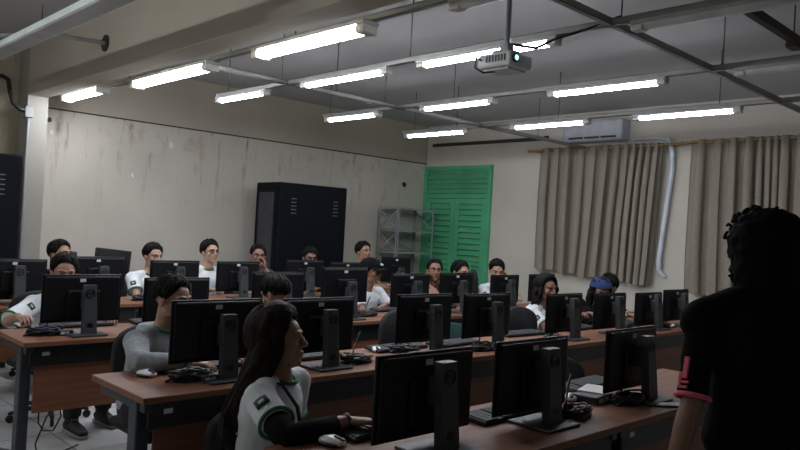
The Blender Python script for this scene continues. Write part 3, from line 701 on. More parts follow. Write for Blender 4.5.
chair0 = make_chair(M['chair_fabric'], 'empty black office chair behind the second row, beside the silver mouse', 'black office chairs')
chair0.location = (3.84, 3.66, 0); chair0.rotation_euler = (0, 0, R_(180))
def chair(x, y, face, label):
    """face: direction the sitter looks, degrees"""
    return dup(chair0, (x, y, 0), R_(face-90), label)
# ------------------------------------------------------------------ people
def rot_frame(yaw, pitch=0., roll=0.):
    """columns: right, forward, up; yaw = direction looked in degrees"""
    m = Matrix.Rotation(R_(yaw-90), 3, 'Z') @ Matrix.Rotation(R_(pitch), 3, 'X') @ Matrix.Rotation(R_(roll), 3, 'Y')
    return m
def ik(s, w, a, b, pole):
    d = w-s; L = min(d.length, (a+b)*.995); u = d.normalized()
    x = (a*a-b*b+L*L)/(2*L); h = math.sqrt(max(0, a*a-x*x))
    p = V(pole); p = p-u*p.dot(u)
    if p.length < 1e-4: p = V((0, 0, -1))
    return s+u*x+p.normalized()*h, s+u*L
def head_mb(mb, T, seg=20, full=True):
    """head in head space (x right, y forward, z up, origin mid-skull) put through T"""
    S_ = lambda c, r: mb.sphere(c, r, 0, seg, T)
    S_((0, -.008, .030), (.074, .094, .084)); S_((0, .018, -.030), (.060, .070, .078))
    S_((0, .030, .040), (.062, .060, .055))
    S_((0, .042, -.070), (.040, .042, .042)); S_((0, .066, -.092), (.020, .018, .017))
    for s in (-1, 1):
        S_((s*.038, .050, -.018), (.025, .030, .028)); S_((s*.040, .012, -.062), (.020, .038, .032))
        S_((s*.077, -.008, -.004), (.009, .019, .031)); S_((s*.079, -.006, -.026), (.007, .010, .012))
        mb.tube([(s*.012, .090, .028), (s*.034, .084, .032), (s*.052, .066, .027)], [.008, .0095, .008], 8, mtx=T)   # brow
        S_((s*.032, .070, .007), (.017, .014, .012)); S_((s*.012, .094, -.028), (.009, .011, .008))
    mb.tube([(0, .084, .022), (0, .095, .0), (0, .107, -.022)], [.008, .0095, .0115], 10, mtx=T)                      # nose
    mb.tube([(-.022, .078, -.0545), (-.009, .0895, -.0515), (0, .0895, -.0525), (.009, .0895, -.0515), (.022, .078, -.0545)], [.004, .0065, .006, .0065, .004], 8, mtx=T)
    mb.tube([(-.020, .077, -.0615), (0, .0885, -.0645), (.020, .077, -.0615)], [.004, .0075, .004], 8, mtx=T)
def hand_mb(mb, W, d, n, side, curl=.6, thumb=True, sc=1.):
    """open palm from wrist W along d, n = back of the hand, side = thumb side"""
    d = V(d).normalized(); n = (V(n)-d*V(n).dot(d)).normalized(); s = d.cross(n); s = s if s.dot(V(side)) > 0 else -s
    mb.tube([W-d*.03, W, W+d*.04*sc, W+d*.088*sc], [(.024, .019), (.026, .017), (.040, .015), (.039, .012)], 12, ref=n)
    for k, (o, l) in enumerate(((.030, .070), (.010, .078), (-.010, .072), (-.029, .057))):
        b = W+d*.078*sc+s*o*sc; l *= sc; c = curl+.08*k
        p1 = b+(d*math.cos(c*.4)-n*math.sin(c*.4))*l*.5; p2 = p1+(d*math.cos(c*1.2)-n*math.sin(c*1.2))*l*.32; p3 = p2+(d*math.cos(c*2)-n*math.sin(c*2))*l*.25
        mb.tube([b-d*.02, b, p1, p2, p3], [.0088, .0092, .0084, .0076, .0062], 8)
    b = W+d*.022*sc+s*.024*sc; p1 = b+(d*.62+s*.62-n*.35).normalized()*.042*sc; p2 = p1+(d*.9+s*.15-n*.45).normalized()*.034*sc
    mb.tube([b-d*.012-s*.01, b, p1, p2], [.012, .0125, .0098, .0075], 8)
def skull(phi, th, o):
    """point on the scalp: phi 0 = front, th from the crown"""
    return V((math.sin(phi)*math.sin(th)*(.076+o), -.008+math.cos(phi)*math.sin(th)*(.096+o), .030+math.cos(th)*(.086+o)))
def hairline(phi, low=1.):
    a = abs((phi+math.pi) % (2*math.pi)-math.pi)/math.pi       # 0 front .. 1 back
    pts = [(0, 45), (.2, 53), (.33, 80), (.42, 104), (.47, 108), (.50, 92), (.58, 92), (.66, 112), (1, 124)]
    for (a0, t0), (a1, t1) in zip(pts, pts[1:]):
        if a <= a1: return R_(t0+(t1-t0)*(a-a0)/(a1-a0))
    return R_(132)
def hair_mb(T, seed, fringe=.02, vol=.016, messy=.006, locks=110, long=0., part=0., sweep=.25, back=.0, spread=1.0, bare_face=.30, inner=True):
    r = random.Random(seed); b = MB(); nph, nth = 40, 12; vs = []; fs = []
    for i in range(nph):
        ph = 2*math.pi*i/nph; te = hairline(ph)
        for j in range(nth+1):
            th = te*j/nth; o = (vol*(.45+.55*max(0, math.cos(th)))+(.016 if long else 0))*(1-(.2 if long else .75)*(j/nth)**4)+.004*noise.noise(V((math.sin(ph)*3, math.cos(ph)*3, th*3+seed)))
            vs.append(T @ skull(ph, th, o))
    for i in range(nph):
        i2 = (i+1) % nph
        for j in range(nth): fs.append((i*(nth+1)+j, i*(nth+1)+j+1, i2*(nth+1)+j+1, i2*(nth+1)+j))
    b.add(vs, fs)
    for k in range(locks):
        ph = r.uniform(0, 2*math.pi); te = hairline(ph); a = abs((ph+math.pi) % (2*math.pi)-math.pi)/math.pi
        t0 = r.uniform(.05, .75)*te; n = 6; P = []; ov = vol+r.uniform(-.004, messy*1.2)
        ext = fringe*r.uniform(.2, 1.1) if a < .3 else .006*r.uniform(-.5, 1)
        for j in range(n):
            u = j/(n-1); th = t0+(te+ext/.09-t0)*u; o = ov*(.40+.60*max(0, math.cos(th)))+(.013 if long else 0); p2 = ph+sweep*u*(1 if part >= 0 else -1)+r.uniform(-.05, .05)
            P.append(skull(p2, th, o*(1-.35*u**2)+messy*.5*r.uniform(-1, 1)*u))
        if long and a > bare_face:
            q = P[-1]; r0 = r.random(); side = 1 if q.x > 0 else -1; L = long*r.uniform(.8, 1.05); m_ = 9
            for j in range(1, m_+1):
                u = j/m_
                P.append(V((q.x*(1+.25*spread*math.sin(u*1.6))+.011*math.sin(u*9+k), (q.y if back <= 0 else q.y+(-back-.05*r0+.4*q.y-q.y)*min(1, u*1.25)**1.35)+.011*math.cos(u*8+k*1.7)-.015*math.sin(u*3)*a, q.z-L*u)))
        m_ = len(P); w = r.uniform(.007, .011)*(1.9 if long else 1)
        b.tube(P, [max(.0025, w*(1-.75*(j/(m_-1))**2)) for j in range(m_)], 6, mtx=T)
    return b
def curly_mb(T, seed, R=.05, n=260, low=-.14):
    r = random.Random(seed); b = MB()
    for k in range(n):
        ph = r.uniform(0, 6.283); th = math.acos(r.uniform(-.9, 1)); a = abs((ph+math.pi) % (2*math.pi)-math.pi)/math.pi
        if a < .36 and th > .85: continue
        o = R*r.uniform(.15, 1.0); c = skull(ph, th, o)
        if th > 1.5: c = V((c.x*1.04, c.y, c.z-r.uniform(0, .10)))
        rr = r.uniform(.008, .017); ax = V((r.uniform(-1, 1), r.uniform(-1, 1), r.uniform(-1, 1))).normalized(); u = ax.orthogonal().normalized(); w = ax.cross(u)
        b.tube([c+(u*math.cos(t*.9)+w*math.sin(t*.9))*rr+ax*(t-4)*.0035 for t in range(9)], .0055, 5, mtx=T)
    m_ = MB()
    for k in range(5): m_.sphere((0, -.040, .030-.022*k), (.140-.003*k, .120-.002*k, .114), 0, 24, T)
    m_ = remesh(m_, .009, 2); m_.v = [tuple(V(v)+V((noise.noise(V(v)*40), noise.noise(V(v)*40+V((9, 0, 0))), noise.noise(V(v)*40+V((0, 9, 0)))))*.011) for v in m_.v]
    Ti = T.inverted(); keep = []
    for f in m_.f:
        c = Ti @ V(m_.v[f[0]])
        if not (c.y > .03 and c.z < .075 and abs(c.x) < .09): keep.append(f)
    b.add(m_.v, keep); return b

def torso_pts(Hp, Nb, fw, rt, infl=0.):
    """elliptic rings hip -> neck base: centre, half width, half depth"""
    up = Nb-Hp; out = []
    for u, w, d, bulge in ((-.12, .150, .105, -.01), (0, .165, .115, -.015), (.22, .148, .108, .0), (.45, .146, .108, .012), (.66, .162, .116, .018), (.82, .170, .108, .008), (.92, .135, .085, .0), (.985, .075, .062, -.004)):
        out.append((Hp+up*u+fw*bulge-fw*.035*math.sin(max(0, min(1, u))*math.pi), w+infl, d+infl))
    return out
PEOPLE = []
def person(label, head, byaw, hyaw, hpitch=0., hroll=0., back=.10, hipz=.52, wl=None, wr=None, poleL=None, poleR=None, hair=None, hairm='hair', tone='tan',
           shirt='shirt_white', trim=None, sleeve='short', glasses=False, cap=None, seed=1, vox=.006, sc=1., standing=False, feet=None, mouthy=True, hands=True, detail=True,
           emblem=None, dirL=None, dirR=None, nL=None, nR=None, shoes=True, curl=.6, sink=0., chest=1., slv=.55, shr=1., drop=.162, neckring=True, trap=False, shd=.055, nfw=0., slr=1.):
    fw = V((math.cos(R_(byaw)), math.sin(R_(byaw)), 0)); rt = V((fw.y, -fw.x, 0)); up = V((0, 0, 1))
    Hc = V(head); HR = rot_frame(hyaw, hpitch, hroll); T = Matrix.Translation(Hc) @ HR.to_4x4() @ Matrix.Scale(sc, 4)
    hf = V((HR[0][1], HR[1][1], 0))
    Nb = Hc-up*drop*sc-hf*.03*sc-fw*.01+fw*nfw
    Hp = V((Nb.x, Nb.y, 0))-fw*back+up*hipz
    root_z = 0
    t = thing('person', label, 'person', (Hp.x, Hp.y, 0)); inv = Matrix.Translation((-Hp.x, -Hp.y, 0))
    t['group'] = None if False else ''; del t['group']
    sp = .185*sc*chest
    Ls = Nb-rt*sp-up*shd*sc; Rs = Nb+rt*sp-up*shd*sc
    a_, b_ = .275*sc, .245*sc
    dwl = Hp*0+V((Nb.x, Nb.y, 0))+fw*.36-rt*.12+up*.80; dwr = V((Nb.x, Nb.y, 0))+fw*.36+rt*.12+up*.80
    WL = V(wl) if wl else dwl; WR = V(wr) if wr else dwr
    EL, WL = ik(Ls, WL, a_, b_, poleL or (-rt*.6-up-fw*.3)); ER, WR = ik(Rs, WR, a_, b_, poleR or (rt*.6-up-fw*.3))
    # legs
    legs = []
    for s, side in ((-1, 'l'), (1, 'r')):
        hj = Hp+rt*s*.085*sc-up*.02
        if standing:
            an = hj+rt*s*.03-up*(hj.z-.09)-fw*.01; kn = (hj+an)/2+fw*.02
        else:
            fo = feet[0 if s < 0 else 1] if feet else None
            an = V((fo[0], fo[1], .09)) if fo else hj+fw*.45+rt*s*.05-up*(hj.z-.09)
            kn, an = ik(hj, an, .42*sc, .42*sc, fw+up*.6)
        legs.append((hj, kn, an))
    # --- body : torso, neck, arms, legs fused into one surface, head fused finer and joined, hands with separate fingers
    bd = MB(); rings = torso_pts(Hp, Nb, fw, rt)
    bd.tube([r[0] for r in rings], [(r[1]*sc, r[2]*sc) for r in rings], 18, ref=fw)
    neck = [Nb-up*.05*sc, Nb+up*.01*sc, Hc-HR @ V((0, .018, .085))*sc*1.0]
    neck[2] = T @ V((0, -.018, -.06))
    bd.tube(neck, [.062*sc, .053*sc, .051*sc], 14)
    for Sx, E_, W_ in ((Ls, EL, WL), (Rs, ER, WR)):
        bd.tube([Sx, Sx.lerp(E_, .3), Sx.lerp(E_, .8), E_, E_.lerp(W_, .3), E_.lerp(W_, .75), W_], [.050*sc, .047*sc, .039*sc, .036*sc, .038*sc, .029*sc, .025*sc], 12)
    for hj, kn, an in legs:
        bd.tube([hj, hj.lerp(kn, .5), kn, kn.lerp(an, .35), kn.lerp(an, .8), an], [.085*sc, .07*sc, .052*sc, .054*sc, .038*sc, .036*sc], 12)
        bd.tube([an-up*.03-fw*.03, an-up*.045+fw*.06, an-up*.06+fw*.15], [.036*sc, .034*sc, .025*sc], 10)
    body = remesh(bd, .011, 2)
    hd = MB(); head_mb(hd, T); hd.tube([T @ V((0, -.018, -.13)), T @ V((0, -.018, -.03))], [.049*sc, .050*sc], 14)
    hd = remesh(hd, vox*.62 if detail else vox, 5, .5); nb = len(body.v); body.add(hd.v, hd.f)
    for E_, W_, dd, nn, sd in ((EL, WL, dirL, nL, rt), (ER, WR, dirR, nR, -rt)):
        d = V(dd) if dd else ((W_-E_).normalized()*.6+fw*.6-up*.1)
        if hands: hand_mb(body, W_, d, nn or (up*1.0-d*.2), sd, curl, sc=sc*.95)
    Ti = T.inverted()
    mi = []
    for f in body.f:
        c = Ti @ V(body.v[f[0]]); mi.append(1 if (f[0] >= nb and c.y > .074 and abs(c.z+.058+.3*abs(c.x)*0) < .0085-.14*abs(c.x) and abs(c.x) < .022) else 0)
    body.m = mi; body.v = [tuple(inv @ V(v)) for v in body.v]
    sk = skin(tone); body.build('body', [sk[0], sk[1]], t, True)
    loc = lambda mb: (setattr(mb, 'v', [tuple(inv @ V(v)) for v in mb.v]), mb)[1]
    # --- eyes and glasses
    if mouthy:
        for s in (-1, 1):
            e = MB(); e.sphere((s*.032, .0755, .006), (.0135, .0105, .0075), 0, 12, T); e.sphere((s*.032, .0832, .006), (.006, .0042, .0062), 1, 10, T)
            e.tube([(s*.019, .0825, .0115), (s*.032, .0895, .0145), (s*.046, .078, .0105)], .0022, 5, 1, mtx=T)
            loc(e).build('eye', [M['eye'], M['iris']], t, True)
    if glasses:
        g = MB()
        for s in (-1, 1):
            q = [V((s*(.033+.023*math.cos(a)), .097-.006*abs(math.cos(a)), .004+.017*math.sin(a))) for a in [math.pi*2*k/16 for k in range(17)]]
            g.tube(q, .0024, 5, mtx=T); g.tube([(s*.056, .09, .008), (s*.074, .06, .008), (s*.080, .0, .004)], .0024, 5, mtx=T)
        g.tube([(-.010, .098, .008), (0, .101, .010), (.010, .098, .008)], .0022, 5, mtx=T)
        loc(g).build('glasses', M['plastic_black'], t, True)
    # --- hair
    if hair is not None:
        hm = curly_mb(T, seed, **hair['curly']) if 'curly' in hair else hair_mb(T, seed, **hair)
        if mouthy:
            for s in (-1, 1): hm.tube([(s*.014, .0975, .0265), (s*.034, .0935, .0335), (s*.053, .0755, .0275)], [(.003, .003), (.004, .003), (.0025, .002)], 6, mtx=T)
        if hair.get('long'): hm = remesh(hm, .0052, 1)
        loc(hm).build('hair', M[hairm], t, True)
    if cap == 'baseball':
        c = MB(); vs = []; fs = []; nph, nth = 32, 8
        for i in range(nph):
            ph = 2*math.pi*i/nph
            for j in range(nth+1):
                th = R_(82)*j/nth; vs.append(T @ (skull(ph, th, .026)+V((0, 0, .004))))
        for i in range(nph):
            i2 = (i+1) % nph
            for j in range(nth): fs.append((i*(nth+1)+j, i*(nth+1)+j+1, i2*(nth+1)+j+1, i2*(nth+1)+j))
        c.add(vs, fs); cp = loc(c).build('cap', M['cap_black'], t, True)
        c = MB(); vs = []
        for zz in (0, -.005):
            for j in range(3):
                for i in range(13):
                    a = -1.15+2.3*i/12; rr = .095+.035*j
                    vs.append(T @ V((math.sin(a)*(.088+.008*j), .02+math.cos(a)*(.085+.038*j), .052-.006*j-.02*math.sin(a)**2+zz)))
        fs = []
        for j in range(2):
            for i in range(12):
                q = (j*13+i, j*13+i+1, (j+1)*13+i+1, (j+1)*13+i); fs.append(q); fs.append(tuple(39+k for k in reversed(q)))
        for i in range(12): fs.append((26+i, 26+i+1, 65+i+1, 65+i))
        c.add(vs, fs); loc(c).build('cap_brim', M['cap_black'], cp, False)
        c = MB(); c.box(-.022, .022, -.002, .003, -.012, .012, mtx=T @ Matrix.Translation((0, .112, .082)) @ Matrix.Rotation(R_(35), 4, 'X')); loc(c).build('cap_badge', M['patch_mark'], cp)
    if cap == 'knit':
        c = MB(); vs = []; fs = []; nph, nth = 32, 9
        for i in range(nph):
            ph = 2*math.pi*i/nph
            for j in range(nth+1):
                th = R_(80-6*math.cos(ph))*j/nth; vs.append(T @ skull(ph, th, .034+.002*math.sin(j*2.)))
        for i in range(nph):
            i2 = (i+1) % nph
            for j in range(nth): fs.append((i*(nth+1)+j, i*(nth+1)+j+1, i2*(nth+1)+j+1, i2*(nth+1)+j))
        c.add(vs, fs); loc(c).build('knit_cap', M['cap_blue'], t, True)
    # --- clothes
    infl = .014; sh = MB(); rings = torso_pts(Hp, Nb, fw, rt, infl)
    sh.tube([r[0] for r in rings], [(r[1]*sc*chest, r[2]*sc) for r in rings], 20, ref=fw, cap='flat')
    cuts = []
    for Sx, E_, W_ in ((Ls, EL, WL), (Rs, ER, WR)):
        dS = (E_-Sx)
        if sleeve == 'short':
            end = Sx+dS*slv; sh.tube([Sx-dS.normalized()*.01+up*.004, Sx+dS*.28, end], [.062*sc*slr, .063*sc*slr, .064*sc*slr], 14, cap='flat'); sh.sphere(Sx+up*.002, .068*sc*shr, 0, 14); cuts.append((Sx, end, dS.normalized(), .064*sc*slr))
        else:
            e2 = E_.lerp(W_, .86); sh.tube([Sx, Sx+dS*.4, Sx+dS*.9, E_, E_.lerp(W_, .25), e2], [.064*sc, .060*sc, .056*sc, .054*sc, .052*sc, .042*sc], 14, cap='flat'); sh.sphere(Sx+up*.002, .069*sc*shr, 0, 14); cuts.append((E_, e2, (W_-E_).normalized(), .040*sc))
    tk = 1. if trap else .8*sc
    for Sx in (Ls, Rs): sh.tube([Nb+up*(.015 if trap else -.02)-fw*.02, Nb.lerp(Sx, .5)+up*(.012 if trap else .0)-fw*.015, Sx], [.062*tk, .068*tk, .072*tk], 12)
    so = remesh(sh, .009, 3)
    nv = []
    for v in so.v:
        p = V(v); k = noise.noise(p*9+V((seed, 0, 0)))*.005+noise.noise(V((p.x*14, p.y*14, p.z*30+seed)))*.004+.002
        dirn = (p-(Hp+up*.25)).normalized(); nv.append(p+dirn*k)
    so.v = nv; shirt_o = loc(so).build('hoodie' if shirt == 'hoodie' else 'shirt', M[shirt], t, True)
    if trim:
        c = MB(); ring = [Nb+up*.004*sc+rt*math.cos(a)*.066*sc+fw*(math.sin(a)*.066*sc+.004)-up*.018*max(0, math.sin(a)) for a in [2*math.pi*k/20 for k in range(21)]]
        c.tube(ring, .008, 6)
        if neckring: loc(c).build('collar', M[trim], shirt_o, True)
        for Sx, end, d, r_ in cuts:
            u = d.orthogonal().normalized(); w = d.cross(u); c = MB()
            c.tube([end-d*.003+(u*math.cos(a)+w*math.sin(a))*(r_+.001) for a in [2*math.pi*k/24 for k in range(25)]], (.0075 if not trap else .009), 6); loc(c).build('sleeve_hem', M[trim], shirt_o, True)
    tr = MB()
    tr.tube([r[0] for r in torso_pts(Hp, Nb, fw, rt, .006)[:3]], [(.172*sc, .125*sc)]*3, 16, ref=fw)
    for hj, kn, an in legs: tr.tube([hj, hj.lerp(kn, .5), kn, kn.lerp(an, .5), an+up*.02], [.1*sc, .086*sc, .07*sc, .066*sc, .058*sc], 12, cap='flat')
    loc(remesh(tr, .014, 2)).build('trousers', M['trouser'], t, True)
    for hj, kn, an in legs:
        s_ = MB(); g = V((an.x, an.y, 0)); s_.tube([g-fw*.055+up*.05, g+fw*.03+up*.055, g+fw*.10+up*.045, g+fw*.165+up*.034], [(.038, .036), (.042, .042), (.044, .032), (.034, .022)], 12, ref=up)
        s_.tube([g+up*.07-fw*.01, g+up*.11-fw*.01], [.046, .044], 12, cap='flat'); so_ = loc(s_).build('shoe', M['shoe'], t, True)
        s_ = MB(); s_.tube([g-fw*.075+up*.014, g+fw*.03+up*.014, g+fw*.10+up*.014, g+fw*.18+up*.014], [(.036, .014), (.042, .014), (.047, .014), (.034, .014)], 12, ref=up); loc(s_).build('sole', M['sole'], so_, True)
    info = dict(root=t, inv=inv, Ls=Ls, Rs=Rs, EL=EL, ER=ER, WL=WL, WR=WR, Nb=Nb, Hp=Hp, fw=fw, rt=rt, T=T, shirt=shirt_o, legs=legs, sc=sc, loc=loc)
    if emblem: arm_patch(info, emblem)
    PEOPLE.append(info); return info
def arm_patch(i, side, r=.066):
    Sx, E_ = (i['Ls'], i['EL']) if side == 'L' else (i['Rs'], i['ER'])
    d = (E_-Sx).normalized(); c = Sx+d*.095
    out = V((0, 0, H))-c; out = (out-d*out.dot(d)).normalized()
    w = d.cross(out); vs = []; n = 6
    m_ = Matrix((w, d, out)).transposed().to_4x4(); m_.translation = c
    def patch(wd, h0, h1, rr, mat_, name, par):
        b = MB(); vs = []; fs = []
        for j, y in enumerate((h0, h1)):
            for rad in (rr, rr-.006):
                for k in range(n+1):
                    a = (-.5+k/n)*wd/rr; vs.append(m_ @ V((math.sin(a)*rad, y, math.cos(a)*rad)))
        q = n+1
        for k in range(n): fs += [(k, k+1, 2*q+k+1, 2*q+k), (q+k, 3*q+k, 3*q+k+1, q+k+1), (k, q+k, q+k+1, k+1), (2*q+k, 2*q+k+1, 3*q+k+1, 3*q+k)]
        b.add(vs, fs); i['loc'](b); return b.build(name, mat_, par, True)
    p = patch(.052, -.021, .021, r+.004, M['patch'], 'sleeve_badge', i['shirt'])
    patch(.022, -.004, .012, r+.0056, M['patch_mark'], 'badge_mark', p)

# --- the man in front: long brown hair, white shirt, one black sleeve
P1 = person('long haired man in a white green hemmed shirt with black sleeve, looking up', (1.635, 2.33, 1.026), -58, -42, 8, 0, back=.07, hipz=.50,
    wr=(1.675, 1.945, .80), wl=(1.82, 2.30, .52), poleL=(.2, .8, -.3), poleR=(-1, -.35, -.3), sc=.95, nfw=.05, chest=.95, drop=.143, hair=dict(long=.43, vol=.016, locks=340, sweep=.12, back=.165, spread=1.0, messy=.007, fringe=-.01, bare_face=.36), hairm='hair_brown', tone='tan',
    trim='green_trim', emblem='R', seed=3, vox=.0055, feet=((2.0, 2.0), (1.72, 1.98)), curl=.55, slv=.62, nR=(.1, .1, 1))
i = P1; d = (i['ER']-i['Rs'])
b = MB(); q0 = i['Rs']+d*.50; b.tube([q0, i['Rs']+d*.8, i['ER'], i['ER'].lerp(i['WR'], .3), i['ER'].lerp(i['WR'], .8)], [.052, .050, .048, .046, .034], 14, cap='flat')
i['loc'](b).build('arm_sleeve', M['black_cloth'], i['root'], True)['label'] = 'black stretch sleeve on the forearm'
u = (i['WR']-i['ER']).normalized(); b = MB(); b.tube([i['WR']-u*.008, i['WR']+u*.004], [.0285, .0285], 14, cap='flat'); i['loc'](b).build('bracelet', M['rail'], i['root'], True)
b = MB(); N_ = i['Nb']; fw, rt = i['fw'], i['rt']
b.tube([N_+rt*.075-fw*.03+V((0, 0, .005)), N_+rt*.085+fw*.05+V((0, 0, -.008)), N_+rt*.095+fw*.118+V((0, 0, -.08)), N_+rt*.10+fw*.142+V((0, 0, -.17)), N_+rt*.125+fw*.13+V((0, 0, -.30))], [(.017, .004)]*5, 8, ref=fw, cap='flat')
i['loc'](b).build('backpack_strap', M['black_cloth'], i['root'], True)

short = lambda **k: dict(dict(fringe=.02, vol=.016, messy=.007, locks=110), **k)
P2 = person('boy in a grey hoodie with green collar, looking at his monitor', (1.774, 3.50, 1.059), -72, -60, -8, 0, back=.08, wl=(1.97, 3.2, .80), wr=(1.72, 3.17, .80), poleR=(-1, -.2, -.1),
    hair=short(fringe=-.004, vol=.016), tone='tan', shirt='hoodie', sleeve='long', seed=5, trim=None, feet=((1.9, 3.15), (1.65, 3.15)), sc=.95)
i = P2; b = MB(); b.tube([i['Nb']+V((0, 0, .012))+i['rt']*math.cos(a)*.064+i['fw']*(math.sin(a)*.064+.006)-V((0, 0, .02*max(0, math.sin(a)))) for a in [2*math.pi*k/20 for k in range(21)]], .010, 6); i['loc'](b).build('collar', M['green_trim'], i['shirt'], True)
b = MB(); b.tube([i['Nb']+V((0, 0, -.005))+i['rt']*math.cos(a)*.095+i['fw']*(math.sin(a)*.085-.03)-V((0, 0, .03*max(0, math.sin(a)))) for a in [math.pi*(-1.15+1.3*k/20) for k in range(21)]], [.02]+[.03]*19+[.02], 8); i['loc'](b).build('hood', M['hoodie'], i['shirt'], True)
P3 = person('boy in white shirt with green cuffs, hand on a mouse, face behind monitor', (1.875, 5.33, 1.047), -85, -98, -6, 0, back=.05, wr=(1.48, 4.94, .806), wl=(2.0, 4.85, .80), poleR=(-.5, .3, -.4), nR=(-.2, 0, 1),
    hair=short(fringe=.002, vol=.016), tone='tan', trim='green_trim', emblem='R', seed=7, sc=1.02, feet=((2.12, 5.12), (1.86, 4.98)), slv=.92)
P4 = person('boy with glasses and dark clothes at the back wall, aisle end', (2.345, 6.80, 1.095), -85, -60, 5, 0, hair=short(fringe=.01), tone='tan', shirt='black_cloth', glasses=True, seed=9)
P5 = person('boy in a white shirt, face half hidden, beside the tilted old monitor', (3.22, 6.80, 1.09), -80, -78, -2, 0, hair=short(fringe=.016, vol=.02), tone='fair', trim='green_trim', emblem='R', seed=11)
P6 = person('boy in white with dark framed glasses, sitting upright by the stained wall', (3.84, 6.80, 1.14), -80, -85, 5, 0, hair=short(fringe=.012, vol=.021), tone='fair', trim='green_trim', glasses=True, seed=13, wl=(4.05, 6.42, .80), wr=(3.66, 6.40, .80))
P7 = person('boy in a navy shirt with a hand at his mouth, beside the rack door', (4.43, 6.80, 1.115), -85, -110, 0, 0, hair=short(fringe=.005, vol=.012), tone='deep', shirt='navy', seed=15, wl=(4.45, 6.67, .98), dirL=(-.1, .1, 1), poleL=(.4, -.6, -1))
P8 = person('student with glasses mostly hidden in front of the server rack', (5.14, 6.80, 1.10), -85, -110, -5, 0, hair=short(fringe=.03), tone='deep', shirt='black_cloth', glasses=True, seed=17)
P9 = person('boy in a white shirt looking up, between server rack and steel shelving', (5.96, 6.80, 1.185), -80, -88, 8, 0, hair=short(fringe=.02, vol=.02), tone='tan', seed=19)
P10 = person('student in a white shirt and black cap', (4.67, 5.20, 1.065), -80, -70, 0, 0, hair=short(fringe=-.02, vol=.012), tone='deep', trim=None, cap='baseball', seed=21)
P11 = person('student with dark hair turned away, bowed behind the long haired man', (2.655, 3.85, 1.03), -85, 110, -18, 0, sc=.93, hair=short(fringe=.02, vol=.02), tone='tan', shirt='black_cloth', seed=23, mouthy=False)
P12 = person('boy in black resting his chin on both hands before the green door', (5.56, 5.20, 1.075), -95, -125, 6, 0, hair=short(fringe=-.005, vol=.011), tone='deep', shirt='black_cloth', seed=25,
    wl=(5.605, 5.085, .945), wr=(5.44, 5.195, .945), dirL=(-.05, .06, 1), dirR=(.05, -.02, 1), nL=(.7, -.7, 0), nR=(-.9, .2, 0), poleL=(.5, -.6, -1), poleR=(-.5, -.6, -1), curl=1.0)
P13 = person('dark haired boy before the green door, glancing aside', (5.97, 5.20, 1.055), -75, -88, -2, 0, hair=short(fringe=.014, vol=.02), tone='fair', trim=None, seed=27)
P14 = person('boy in a white shirt touching his face, before the plain wall', (6.60, 5.20, 1.075), -95, -128, -12, 0, hair=short(fringe=.016, vol=.022), tone='fair', seed=29, emblem='R', wl=(6.66, 5.085, .955), dirL=(-.1, .2, 1), nL=(.9, -.4, 0), poleL=(.6, -.5, -1))
P15 = person('long dark haired student in a white shirt, looking aside, beside an empty chair', (5.73, 3.92, 1.005), -80, -98, 0, 0, hair=dict(long=.17, vol=.010, locks=200, sweep=.1, back=.0, spread=1.3, messy=.008, fringe=-.01, bare_face=.33), tone='deep', seed=31, emblem='R')
P16 = person('student with a blue knit cap, glasses and long dark hair', (6.33, 3.70, .995), -95, -130, -12, 0, hair=dict(long=.18, vol=.004, locks=150, sweep=.1, back=.0, spread=1.2, messy=.004, fringe=-.01, bare_face=.34), tone='tan', shirt='black_cloth', glasses=True, cap='knit', seed=33)
P17 = person('student in black bowing the head, beside the blue capped student', (6.72, 3.85, 1.02), -95, -115, -35, 0, hair=short(fringe=.03, vol=.022), tone='tan', shirt='black_cloth', seed=35)
# --- the presenter standing close to the camera
WF = CM @ V((0, 0, -1)); WRt = CM @ V((1, 0, 0)); WUp = CM @ V((0, 1, 0))
def at(px, py, depth):
    return V((0, 0, H))+(WF+WRt*((px-400)/F_PX)-WUp*((py-225)/F_PX))*depth
hc = at(758, 251, 2.5)
P18 = person('presenter seen from behind in black with pink hemmed sleeves and curly hair', tuple(hc), 58, 72, -4, 0, back=.02, hipz=.86, standing=True, hair={'curly': dict(R=.030, n=420)}, hairm='hair_soft', tone='deep',
    shirt='presenter_cloth', trim='pink', seed=41, wl=tuple(at(668, 490, 2.30)), wr=tuple(at(880, 480, 2.5)), poleL=(-.3, -.6, -.2), poleR=(.5, -.4, -.2), dirL=(.05, .05, -1), dirR=(0, .05, -1), nL=(-1, .2, 0), nR=(1, 0, 0), mouthy=True, chest=1.28, slr=.78, shd=.085, slv=.93, shr=1.0, drop=.158, neckring=False, trap=True)
i = P18; d = (i['EL']-i['Ls']).normalized()
c = i['Ls']+d*.185; out = -WRt*.85-WF*.5; out = (out-d*out.dot(d)).normalized(); w = d.cross(out)
m_ = Matrix((w, d, out)).transposed().to_4x4(); m_.translation = c+out*.053
b = MB(); b.box(-.012, .004, -.05, .02, -.006, .003, mtx=m_); b.box(-.02, .014, .028, .036, -.006, .003, mtx=m_); b.box(-.016, .016, .044, .052, -.006, .003, mtx=m_); b.box(.008, .016, .0, .05, -.006, .003, mtx=m_)
i['loc'](b).build('sleeve_print', M['pink'], i['shirt'])

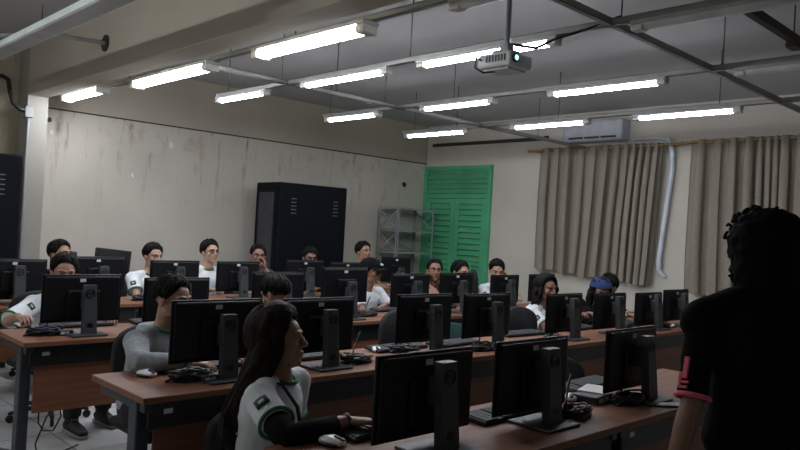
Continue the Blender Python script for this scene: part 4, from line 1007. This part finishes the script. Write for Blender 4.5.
# chairs for the sitters, and the empty ones
def seat_for(i, label, off=0.05):
    p = i['Hp']-i['fw']*off; a = math.degrees(math.atan2(i['fw'].y, i['fw'].x)); return chair(p.x, p.y, a, label)
for i, lb in ((P1, 'black chair under the long haired man with the black sleeve'), (P2, 'black chair behind the grey hoodie boy, rounded back showing'), (P3, 'black chair under the boy holding the mouse'), (P4, 'black chair under the back row boy in dark clothes at the aisle end'), (P5, 'black chair under the boy in white near the tilted monitor'),
    (P6, 'black chair under the upright boy in white with glasses'), (P7, 'black chair under the boy in navy'), (P8, 'black chair under the student in front of the rack'), (P9, 'black chair under the boy between rack and shelving'), (P10, 'black chair under the student in the black cap'),
    (P11, 'black chair under the student bowed away, second row'), (P12, 'black chair under the boy resting his chin on his hands'), (P13, 'black chair under the dark haired boy before the green door'), (P15, 'black chair under the long dark haired student'), (P16, 'black chair under the student in the blue cap'), (P17, 'black chair under the student bowing the head')):
    if i is P2: chair(1.84, 3.60, -90, lb)
    elif i is P1:
        c1 = chair(1.70, 2.42, -92, lb)
        for ch in c1.children:
            if ch.name.startswith('backrest'): ch.scale = (.8, 1, .8); ch.location = (0, 0, -.02)
    else: seat_for(i, lb)
chair(5.08, 3.50, -92, 'empty black chair in the second row, beside the long dark haired student')
c1 = chair(3.72, 2.2, -95, 'empty black chair in the front row, half hidden by monitors near presenter')
for ch in c1.children:
    if ch.name.startswith('backrest'): ch.location = (0, 0, -.11)
g = make_chair(M['chair_green'], 'teal fabric chair glimpsed between two second row monitors', 'teal chairs'); g.location = (4.43, 3.66, 0); g.rotation_euler = (0, 0, R_(-92-90))
for ch in g.children:
    if ch.name.startswith('backrest'): ch.location = (0, 0, -.13)
tc = make_chair(M['chair_fabric'], 'black chair with a tall back under the boy touching his face', 'tall back chairs'); p = P13['Hp']; tc.location = (6.60, 5.20, 0); tc.rotation_euler = (0, 0, R_(-48-90))
for ch in tc.children:
    if ch.name.startswith('backrest'): ch.scale = (.95, 1, 1.5); ch.location = (0, 0, -.24)

# unseen tubes added beyond the beam to light its face; position guessed
lamp('unseen lit tube lamp added beyond the beam, close to the stained wall', .0, 4.9, 6.1, True, bare=True)
lamp('unseen lit tube lamp added beyond the beam, farther from the stained wall', .0, 3.2, 4.4, True, bare=True)
S.view_settings.view_transform = 'Standard'; S.view_settings.look = 'None'; S.view_settings.gamma = 1; S.view_settings.exposure = .15
S.view_settings.use_curve_mapping = False
w = bpy.data.worlds.new('world'); S.world = w; w.use_nodes = True; w.node_tree.nodes['Background'].inputs['Color'].default_value = (0, 0, 0, 1)
S.cycles.use_denoising = True; S.cycles.max_bounces = 8; S.cycles.diffuse_bounces = 5
